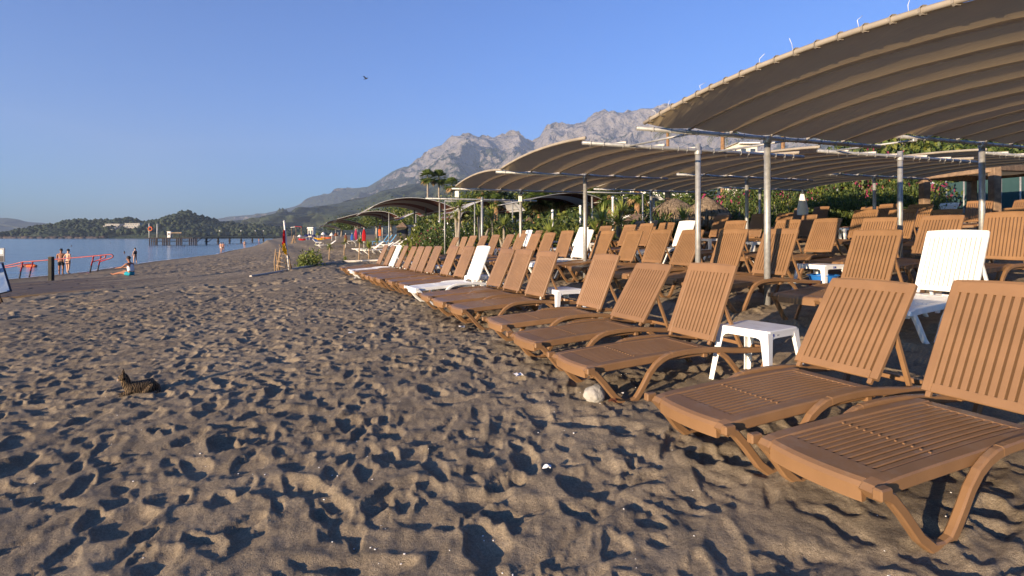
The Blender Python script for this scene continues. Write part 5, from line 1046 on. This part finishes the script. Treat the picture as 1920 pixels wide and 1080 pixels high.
    if top:
        skinbody(top[0], [J[0] + Vector((0, 0, .02 * k)) if top[2] else J[1] + Vector((0, 0, .1 * k)), J[1], J[2], J[2].lerp(J[3], .75)], [(0, 1), (1, 2), (2, 3)], [(.176 * k, .14 * k), ((.15 if fem else .17) * k, .13 * k), ((.178 if fem else .205) * k, .145 * k), (.125 * k, .095 * k)] if top[2] else [(.14 * k, .105 * k), (.13 * k, .10 * k), (.16 * k, .125 * k), (.09 * k, .07 * k)], M[top[1]], p)
    return p
def shore(px, d): x = (px - 960) / F * d; return Vector((x, d, max(gz(x, d), SEA - .25)))
G1 = 'people at the waterside'
person('man in dark shorts standing in the shallows beside a woman, arm behind her', shore(114.5, 38.2), R(18), 1.80, 'skin2', ((.05, .05, -.27), (.13, .12, -.20)), .06, None, (.72, 'black'), stance=.03, group=G1)
person('woman in black bikini bottom seen from behind in the shallows, hands clasped behind', shore(127.5, 37.6), R(-8), 1.68, 'skin', ((.10, -.07, -.23), (.10, -.07, -.23)), .05, None, (.05, 'black'), fem=True, group=G1)
person('woman in black swimsuit standing at the water behind the seated man', shore(253.5, 57.5), R(75), 1.66, 'skin', ((.03, .06, -.26), (.03, .02, -.26)), .1, ('swimsuit', 'black', True), (.05, 'black'), fem=True, group=G1)
q = at(246, 516.5); person('man in white tank top and teal shorts sitting on the sand', q + Vector((0, 0, .02)), R(84), 1.84, 'skin2', ((.05, .20, -.18), (.05, .20, -.18)), 0, ('tank_top', 'whitecloth', True), (.55, 'teal'), sit=True, lean=.12, group=G1)
q = at(416.5, 473); 
person('bather in white trunks walking the waterline, left one of a pair', shore(414.2, 98), R(15), 1.75, 'skin', ((.08, 0, -.26), (.08, 0, -.26)), .18, None, (.45, 'whitecloth'), group=G1)
person('tanned bather in dark trunks walking the waterline, right one of a pair', shore(418, 97), R(-10), 1.72, 'skin2', ((.08, 0, -.26), (.10, .03, -.25)), -.2, None, (.5, 'black'), group=G1)
person('bather with brown bottoms wading by the shore, third from the left there', shore(458.5, 121), R(30), 1.76, 'skin', ((.1, .03, -.24), (.06, .0, -.26)), .1, None, (.4, 'browncloth'), group=G1)
person('walker with white shirt and blue shorts by the waterline', shore(485.3, 141), R(-40), 1.74, 'skin2', ((.08, .05, -.25), (.08, -.05, -.25)), .3, ('shirt', 'whitecloth', False), (.6, 'blue'), group=G1)
# bathers far off in the water: head and shoulders
for i, (px, py, lab, body) in enumerate(((73.5, 453.5, 'farthest swimmer at left, only the head showing', 0), (134, 460.5, 'swimmer above the couple, only the head showing', 0), (207, 455.5, 'swimmer far out right of the couple', 0), (233, 473.5, 'swimmer nearest the woman in the swimsuit', 1), (345.5, 461.5, 'swimmer in front of the pier head', 0), (427, 460.5, 'swimmer right of the walking pair', 0), (444, 457.8, 'swimmer between the walkers, before the pier', 0))):
    d = F * (CAMZ - SEA) / (py + 1.2 - HY); x = (px - 960) / F * d; o = thing('person', lab, 'person', (x, d, SEA), R(60 * i), 'swimmers in the sea')
    J = [(0, 0, -.35), (0, 0, -.08), (0, 0, .04), (0, 0, .10), (0, .02, .20), (-.2, 0, -.06), (-.45, .3, -.1), (.2, 0, -.06), (.45, .3, -.1)]
    skinbody('body', [Vector(j) * (1.15 if body else 1.1) for j in J], [(0, 1), (1, 2), (2, 3), (3, 4), (1, 5), (5, 6), (1, 7), (7, 8)], [(.15, .1), (.16, .1), .06, .085, .08, .06, .04, .06, .04], M['skin2'], o)
    MB().lathe([(.105, .08), (.11, .18), (.085, .27), (.02, .30)], 10, (0, -.02, .02)).build('hair', M['hair'], o)
d = 47.; x = (55 - 960) / F * d; d = F * (CAMZ - SEA) / (500. - HY); x = (54 - 960) / F * d; o = thing('person', 'swimmer with an orange float beside the red rail', 'person', (x, d, SEA), R(90), 'swimmers in the sea')
skinbody('body', [(0, -.5, .0), (0, 0, .03), (0, .35, .08), (0, .5, .12), (0, .62, .2), (-.25, .4, .04), (-.3, .75, 0), (.25, .4, .04), (.3, .75, 0)], [(0, 1), (1, 2), (2, 3), (3, 4), (2, 5), (5, 6), (2, 7), (7, 8)], [(.13, .1), (.15, .11), (.16, .1), .06, .1, .06, .04, .06, .04], M['skin2'], o); MB().lathe([(.10, .1), (.11, .2), (.08, .28), (.02, .30)], 10, (0, .6, .0)).build('hair', M['hair'], o); 
fl = thing('float', 'orange swimming float held by the swimmer at the rail', 'float', Vector((x, d, SEA)) + Vector((.45, -.2, .08))); MB().tube([(-.45, 0, 0), (-.2, 0, .02), (.2, 0, .02), (.45, 0, 0)], .14, 8, (.5, 1, 1, .5)).build('body', M['orangecloth'], fl); MB().tube([(-.2, 0, .14), (0, 0, .2), (.2, 0, .14)], .02, 5).build('strap', M['black'], fl)
# ------------------------------------------------------------------ tabby cat
tm, tt, tb_, tr_, tg = ncol('tabby_fur', [(60., .3, 3)], [(.1, (.06, .045, .03)), (.22, (.20, .13, .07))], .85, .15, bump=[(300., .5, .004)])
wv = tt.nodes.new('ShaderNodeTexWave'); wv.inputs['Scale'].default_value = 19.; wv.inputs['Distortion'].default_value = 12.; wv.inputs['Detail'].default_value = 3; tc = tt.nodes.new('ShaderNodeTexCoord'); tt.links.new(tc.outputs['Object'], wv.inputs['Vector'])
cr = tt.nodes.new('ShaderNodeValToRGB'); cr.color_ramp.elements[0].position = .42; cr.color_ramp.elements[0].color = (.012, .010, .008, 1); cr.color_ramp.elements[1].position = .75; cr.color_ramp.elements[1].color = (.15, .10, .055, 1); tt.links.new(wv.outputs['Fac'], cr.inputs[0]); tt.links.new(cr.outputs[0], tb_.inputs['Base Color'])
q = at(262, 736); ct = thing('cat', 'striped dark tabby cat lying on the sand, head raised', 'cat', q + Vector((0, 0, -.02)), R(218), None)
# body lies along its own +x (head end), belly on the sand, rump and thigh towards the camera
cs = q.y / 6.2; 
J = [(-.06, 0, .075), (-.16, 0, .072), (-.215, .01, .05), (.05, 0, .082), (.105, 0, .105), (.13, 0, .155), (.138, 0, .20), (.150, 0, .222), (.178, .0, .212), (.196, 0, .204),
     (.09, .045, .05), (.14, .05, .018), (.22, .045, .014), (.09, -.045, .05), (.14, -.05, .018), (.225, -.04, .014), (-.14, .075, .062), (-.06, .095, .03), (.0, .09, .014), (-.14, -.075, .062), (-.06, -.095, .03), (.0, -.09, .014), (-.24, .05, .024), (-.22, .12, .016), (-.12, .15, .014), (-.02, .145, .014)]
E = [(0, 1), (1, 2), (0, 3), (3, 4), (4, 5), (5, 6), (6, 7), (7, 8), (8, 9), (3, 10), (10, 11), (11, 12), (3, 13), (13, 14), (14, 15), (1, 16), (16, 17), (17, 18), (1, 19), (19, 20), (20, 21), (2, 22), (22, 23), (23, 24), (24, 25)]
Rr = [(.085, .080), (.092, .082), (.06, .05), (.075, .082), (.060, .066), (.046, .050), (.046, .048), (.064, .058), (.052, .043), (.022, .02), .036, .024, .017, .036, .024, .017, .058, .034, .018, .058, .034, .018, .022, .018, .016, .010]
J = [(x_ * .74 if x_ < 0 else (x_ if x_ < .2 or z_ > .1 else .2), y_, z_) for x_, y_, z_ in J]
skinbody('body', [Vector(j) * cs for j in J], E, [tuple(a * cs for a in r_) if isinstance(r_, tuple) else r_ * cs for r_ in Rr], tm, ct)
for s in (-1, 1):
    b = MB(); c = Vector((.148, s * .036, .258)); b.add([(c + o_) * cs for o_ in (Vector((.016, -.020, 0)), Vector((.016, .020, 0)), Vector((-.014, 0, 0)), Vector((.002, s * .016, .052)))], [(0, 1, 3), (1, 2, 3), (2, 0, 3), (2, 1, 0)]); b.build('ear', tm, ct)
b = MB()
for s in (-1, 1): b.box(Vector((.190, s * .024, .228)) * cs, (.008, .010, .007))
b.build('eyes', M['leafy'], ct); MB().box(Vector((.213, 0, .210)) * cs, (.006, .010, .007), .001).build('nose', M['browncloth'], ct)
wk = MB()
for s in (-1, 1):
    for k in range(3): wk.tube([Vector((.20, s * .014, .200)) * cs, Vector((.215, s * (.07 + .006 * k), .196 + .008 * (k - 1))) * cs], .0008, 3)
wk.build('whiskers', M['whitecloth'], ct); MB().lathe([(.0, -.012), (.016, -.006), (.018, .0), (.012, .010), (0, .014)], 8, Vector((.192, 0, .194)) * cs, cap=False).build('muzzle', M['stick'], ct)
# ------------------------------------------------------------------ flag, driftwood, trestles, things on the far sand
q = at(543, 507.5); d = q.y; fl = thing('flag', 'red over yellow lifeguard flag hanging from a leaning white pole', 'flag', q); top = ray(532.6, 415.5, d) - q
MB().tube([(0, 0, -.2), top], .035, 9).build('pole', M['whitesteel'], fl); MB().lathe([(.036, 0), (.045, .02), (.0, .06)], 9, top, cap=False).build('finial', M['whitesteel'], fl)
def cloth(name, rows, m, par):
    b = MB(); b.smooth = True; n = 7; V = []
    for (xa, ya, xb, yb) in rows:
        A = ray(xa, ya, d - .03) - q; B = ray(xb, yb, d - .10) - q
        for i in range(n): t_ = i / (n - 1); p = A.lerp(B, t_); p.y += .09 * math.sin(t_ * 9 + ya * .25); V.append(p)
    b.add(V, [(i * n + j, i * n + j + 1, (i + 1) * n + j + 1, (i + 1) * n + j) for i in range(len(rows) - 1) for j in range(n - 1)]); return b.build(name, M[m], par)
cloth('red_cloth', [(534.6, 433, 533, 431), (535, 438, 531.2, 440), (536, 446, 529.2, 450), (536.6, 452, 528.3, 455), (537, 456, 528.6, 459)], 'redcloth', fl)
cloth('yellow_cloth', [(537, 455, 529, 458), (537.6, 461, 531, 463), (538.4, 468, 530, 471), (539.4, 474, 531.5, 475), (540, 479, 536, 478.6)], 'yellow', fl)
q2 = at(530, 509); dt = thing('driftwood_tripod', 'tent of tied driftwood sticks beside the flag pole', 'driftwood', q2); apx = ray(520.5, 462, q2.y) - q2; g = random.Random(4)
for px, py in ((515.5, 509), (518, 511), (520, 506), (523, 508), (517, 504), (549, 503), (546, 506), (540, 500)):
    e = at(px, py) - q2; tp = apx + Vector((g.uniform(-.08, .22) if px < 530 else g.uniform(-.05, .35), g.uniform(-.2, .2), g.uniform(-.25, .1))); mid = e.lerp(tp, .5) + Vector((g.uniform(-.06, .06), 0, g.uniform(-.04, .04))); MB().tube([e - Vector((0, 0, .1)), mid, tp], g.uniform(.018, .034), 6, (1.1, 1, .6)).build('stick', M['stick'], dt)
for k in range(4): z_ = .25 + .17 * k; MB().tube([(apx.x * .9 + g.uniform(-.1, 0), 0, apx.z * z_), (g.uniform(.1, .4), g.uniform(-.1, .1), apx.z * (z_ - .12))], .014, 5).build('stick', M['stick'], dt)
def trestle(p, rz, label, m='whitesteel', s=1., grp='white sunbed trestles on the far sand'):
    o = thing('sunbed_frame', label, 'sunbed', p, rz, grp)
    for sy in (-.3, .3):
        MB().tube([(-.95 * s, sy, .34), (.35 * s, sy, .34)], .022, 6).build('side_rail', M[m], o); MB().tube([(.35 * s, sy, .34), (.95 * s, sy, .78)], .022, 6).build('back_rail', M[m], o)
        MB().tube([(-.75 * s, sy, .34), (-.3 * s, sy, -.05)], .02, 6).build('leg', M[m], o); MB().tube([(.1 * s, sy, .34), (.5 * s, sy, -.05)], .02, 6).build('leg', M[m], o)
    MB().box((-.3 * s, 0, .36), (1.3 * s, .56, .03), .008).build('bed', M['whitecloth'], o); b = MB().box((0, 0, 0), (.72 * s, .56, .03), .008, Matrix.Rotation(-.63, 3, 'Y')).build('back', M['whitecloth'], o, (.65 * s, 0, .58))
for i, (px, py, rz, lab) in enumerate(((598, 459, 2.6, 'white sunbed trestle left of the first yucca cutting'), (611, 466, .5, 'white sunbed trestle behind the first yucca cutting'), (690, 477, .4, 'white trestle low beside the bushy yucca cutting'), (706, 480, .3, 'white trestle with crossed legs left of the farthest loungers'), (722, 473, .3, 'white trestle behind the farthest brown loungers'), (738, 468, .35, 'white trestle right of the crossed one'), (752, 465, .4, 'white trestle at the foot of the striped canopy posts'), (661, 458, .2, 'white trestle behind the second yucca cutting'), (765, 470, .4, 'rightmost white trestle behind the brown row'))):
    trestle(at(px, py), rz, lab)
def bluebed(p, rz, label, m='ltblue'):
    o = thing('beach_lounger', label, 'sun lounger', p, rz, 'blue loungers of the next beach'); MB().box((-.3, 0, .3), (1.3, .6, .06), .015).build('seat', M[m], o); MB().box((0, 0, 0), (.8, .6, .06), .015, Matrix.Rotation(-.95, 3, 'Y')).build('backrest', M[m], o, (.55, 0, .62))
    for x_ in (-.75, .2):
        for s in (-1, 1): MB().box((x_, s * .26, .12), (.05, .05, .36), .006).build('leg', M[m], o)
for i, (px, py, rz, m, lab) in enumerate(((713, 458, .3, 'ltblue', 'light blue lounger, left one of three under striped canopies'), (720, 458.5, .3, 'ltblue', 'light blue lounger, middle one of three under striped canopies'), (727, 459, .3, 'ltblue', 'light blue lounger, right one of three under striped canopies'), (784, 463, .3, 'blue', 'deep blue lounger left of the flowering bushes'), (803, 461, .3, 'blue', 'deep blue lounger half hidden by leaves'))):
    bluebed(at(px, py), rz, lab, m)
for i, (px, d, lab) in enumerate(((925, 33, 'deep blue lounger behind the far second-row backs, left of the post'), (941, 27.5, 'deep blue lounger low between two second-row backs'), (846, 36, 'deep blue lounger behind the tall yucca trunk'))):
    bluebed(gp(px, d), .3, lab, 'blue')
def closed_parasol(p, h, m, label):
    o = thing('parasol', label, 'parasol', p, 0, 'closed parasols on the far beach'); MB().tube([(0, 0, -.2), (0, 0, h + .1)], .03, 6).build('pole', M['whitesteel'], o)
    b = MB(); n = 10; V = []
    for z_, r_ in ((h, .02), (h * .85, .13), (h * .65, .19), (h * .45, .16), (h * .38, .2)): r_ *= .75; V += [(r_ * (1 + .2 * (k % 2)) * math.cos(6.283 * k / n), r_ * (1 + .2 * (k % 2)) * math.sin(6.283 * k / n), z_) for k in range(n)]
    b.add(V, [(i * n + k, i * n + (k + 1) % n, (i + 1) * n + (k + 1) % n, (i + 1) * n + k) for i in range(4) for k in range(n)]); b.build('folded_cover', M[m], o)
for px, py, ph, m, lab in ((667.5, 462, 33, 'pinkcloth', 'closed pink parasol left of the red one'), (682.5, 466, 37, 'redcloth', 'closed red parasol under the second striped canopy'), (648, 464, 25, 'browncloth', 'closed brown parasol above the second yucca cutting'), (660, 458, 20, 'blue', 'closed blue parasol left of the pink one'), (712.5, 456, 36, 'orangecloth', 'closed orange parasol among the striped canopy posts')):
    q = at(px, py); closed_parasol(q, ph / F * q.y, m, lab)
def boat(p, l, m, rz, label, cat='boat'):
    o = thing('small_boat', label, cat, p, rz, 'small boats and boards drawn up on the far beach'); V = []; xs = np.linspace(-1, 1, 9)
    for x_ in xs:
        w = .42 * (1 - abs(x_) ** 2.4) + .02; z_ = .12 * x_ * x_; V += [(x_ * l / 2, -w, .38 + z_), (x_ * l / 2, -w * .7, .02 + z_), (x_ * l / 2, w * .7, .02 + z_), (x_ * l / 2, w, .38 + z_), (x_ * l / 2, w * .6, .42 + z_), (x_ * l / 2, -w * .6, .42 + z_)]
    MB().add(V, [(i * 6 + k, i * 6 + (k + 1) % 6, (i + 1) * 6 + (k + 1) % 6, (i + 1) * 6 + k) for i in range(8) for k in range(6)]).build('hull', M[m], o); MB().box((.1, 0, .46), (.4, .4, .1), .03).build('seat', M['grey'], o)
for px, py, l, m, lab in ((567, 450, 5.0, 'redcloth', 'red hull drawn up far along the beach'), (600, 449, 8.0, 'yellow', 'yellow pedal boat hull far along the beach'), (612, 447, 7.0, 'orangecloth', 'orange hull behind the yellow one'), (583, 448.5, 6, 'navy', 'dark blue hull between the red and yellow ones')):
    q = at(px, py + 1); boat(q, 20 / F * q.y * (1.0 if px != 567 else .7), m, .1, lab)
def open_parasol(p, h, r_, m, label):
    o = thing('parasol', label, 'parasol', p, 0, 'open parasols far along the beach'); MB().tube([(0, 0, -.2), (0, 0, h)], .04, 5).build('pole', M['whitesteel'], o); MB().lathe([(r_, h - .55), (r_ * .6, h - .25), (.03, h)], 10, cap=False).build('cover', M[m], o)
for i, (px, py, ph, m, lab) in enumerate(((574, 451, 12, 'navy', 'dark blue open parasol behind the red hull'), (580, 450.5, 13, 'navy', 'dark blue open parasol, middle one behind the hulls'), (588, 451, 12, 'navy', 'dark blue open parasol, right one behind the hulls'), (595, 450, 14, 'leafy', 'green open parasol behind the yellow hull'), (562, 450, 10, 'whitecloth', 'white open parasol left of the red hull'), (606, 450, 15, 'whitecloth', 'white open parasol by the orange hull'), (622, 452, 16, 'whitecloth', 'white open parasol left of the striped canopies'), (630, 453, 17, 'browncloth', 'brown open parasol under the third striped canopy'))):
    q = at(px, py); open_parasol(q, ph / F * q.y, 4.5 / F * q.y, m, lab)
# red awning and stick pyramid by the pier end
q = at(556, 449.5); k = q.y / F; o = thing('awning', 'small red and white awning on poles by the pier end', 'awning', q); MB().box((-6 * k, 0, 23.5 * k), (9 * k, 6 * k, .12), .02, Matrix.Rotation(-.12, 3, 'Y')).build('white_cover', M['whitecloth'], o); MB().box((4 * k, 0, 24.5 * k), (13 * k, 6 * k, .12), .02, Matrix.Rotation(.1, 3, 'Y')).build('red_cover', M['redcloth'], o)
for x_ in (-9, -1, 9): MB().tube([(x_ * k, 0, -.3), (x_ * k, 0, 24 * k)], .09, 5).build('post', M['wood'], o)
q = at(551, 456); k = q.y / F; o = thing('stick_stack', 'leaning sticks stacked far down the beach near the pier end', 'driftwood', q)
for j in range(7): a = j * .9; MB().tube([(5 * k * math.cos(a), 5 * k * math.sin(a), -.1), (.6 * k * math.cos(a + 2), 0, 15 * k)], .06, 5).build('stick', M['stick'], o)
# white boats and houses strung along the far shore behind the pier
for i, px in enumerate((392, 404, 417, 431, 444, 470, 482, 503, 512)):
    d = 1080; z0 = SEA; o = thing('motor_boat' if i % 3 else 'beach_hut', ('white boat' if i % 3 else 'white beach hut') + ' on the far shore behind the pier, %s from the left' % ORD[i], 'boat' if i % 3 else 'hut', ((px - 960) / F * d, d, z0), 0, 'white specks on the far shore')
    w = random.uniform(5, 9); MB().box((0, 0, 1.3), (w, 3, 2.2), .3).build('hull' if i % 3 else 'wall', M['wallw'], o); MB().box((0, 0, 3.1), (w * .5, 2.2, 1.4), .2).build('cabin' if i % 3 else 'roof', M['wallw' if i % 3 else 'terracotta'], o)
# ------------------------------------------------------------------ stone, litter, shells, bird
q = at(1116, 754); 
V = BV.copy(); BV2, BT2 = blob(3); nn = np.array([mnoise.fractal(Vector(v * 1.3), 1., 2., 4) for v in BV2]); W2 = BV2 * (1 + .16 * nn[:, None]) * np.array([.098, .074, .072]); W2[:, 2] = np.where(W2[:, 2] > 0, W2[:, 2] * (1 + .25 * (W2[:, 0] > 0)), W2[:, 2])
o = link(bpy.data.objects.new('stone', npmesh('stone', W2, BT2, M['stone'], True))); o.location = q + Vector((0, .02, .055)); o.rotation_euler = (0, .1, .5); tag(o, 'pale rounded stone lying before the third lounger', 'stone')
def litter(px, py, label, m='whitecloth', s=.06):
    p = at(px, py); o = thing('litter', label, 'litter', p, random.uniform(0, 6), 'scraps of litter on the sand'); b = MB(); g = random.Random(int(px)); V = []
    for i in range(4):
        for j in range(4): V.append((s * (i / 3 - .5) * 1.4 + g.uniform(-.01, .01), s * (j / 3 - .5) + g.uniform(-.01, .01), .02 + g.uniform(0, .025)))
    b.add(V, [(i * 4 + j, i * 4 + j + 1, (i + 1) * 4 + j + 1, (i + 1) * 4 + j) for i in range(3) for j in range(3)]); b.build('scrap', M[m], o)
litter(866, 616, 'white crumpled scrap on the sand before the front row', s=.085); litter(973, 709, 'white torn wrapper on the sand left of the pale stone', s=.075); litter(656, 628, 'small white scrap on the open sand in the middle', s=.05); litter(1025, 884, 'tiny pale scrap on the nearest sand below the stone', s=.03); litter(664, 523, 'white scrap near the far end of the front row', s=.09); litter(1150, 758, 'small dark scrap in the shadow beside the stone', 'browncloth', .06)
b = MB(); g = random.Random(12)
for k in range(210):
    d = math.exp(g.uniform(math.log(1.7), math.log(13))); a = g.uniform(-.95, .75); x, y = d * math.tan(a) * .95, d
    if x * CA + y * SA > 4: continue
    z = gz(x, y) + float(sand_h(np.array([x]), np.array([y]))[0]); s = g.uniform(.002, .005) * (1 if g.random() < .9 else 1.8); b.box((x, y, z + s * .4), (s * 2, s * 1.4, s), s * .25, Matrix.Rotation(g.uniform(0, 6), 3, 'Z'))
o = b.build('shell_fragments', M['shell']); tag(o, 'tiny white shell bits and pebbles scattered over the sand', kind='stuff')
bd = thing('bird', 'small dark bird flying high in the clear sky', 'bird', ray(686, 147.5, 45), R(-40)); MB().tube([(-.19, 0, -.02), (-.08, 0, 0), (.1, 0, .0), (.2, 0, -.01), (.24, 0, -.02)], .05, 7, (.25, .8, 1, .7, .2)).build('body', M['black'], bd)
for s in (-1, 1):
    MB().add([(.10, 0, .02), (-.06, 0, .02), (-.10, s * .2, .16), (.05, s * .2, .17), (-.13, s * .42, .26 if s > 0 else .06), (.10, 0, .005), (-.06, 0, .005)], [(0, 1, 2, 3), (3, 2, 4), (5, 3, 2, 6)]).build('wing', M['black'], bd)
MB().add([(-.17, -.02, 0), (-.17, .02, 0), (-.32, .06, 0), (-.32, -.06, 0)], [(0, 1, 2, 3)]).build('tail', M['black'], bd)
# ------------------------------------------------------------------ haze
hm = bpy.data.materials.new('haze'); hm.use_nodes = True; t = hm.node_tree; t.nodes.remove(t.nodes['Principled BSDF']); pv = t.nodes.new('ShaderNodeVolumePrincipled'); pv.inputs['Color'].default_value = (.60, .75, 1.0, 1); pv.inputs['Density'].default_value = HAZE; pv.inputs['Anisotropy'].default_value = .0
t.links.new(pv.outputs[0], t.nodes['Material Output'].inputs['Volume'])
hz = MB().box((-700, 3350, 567), (7800, 6840, 1146), 0).build('haze', hm); tag(hz, kind='stuff')
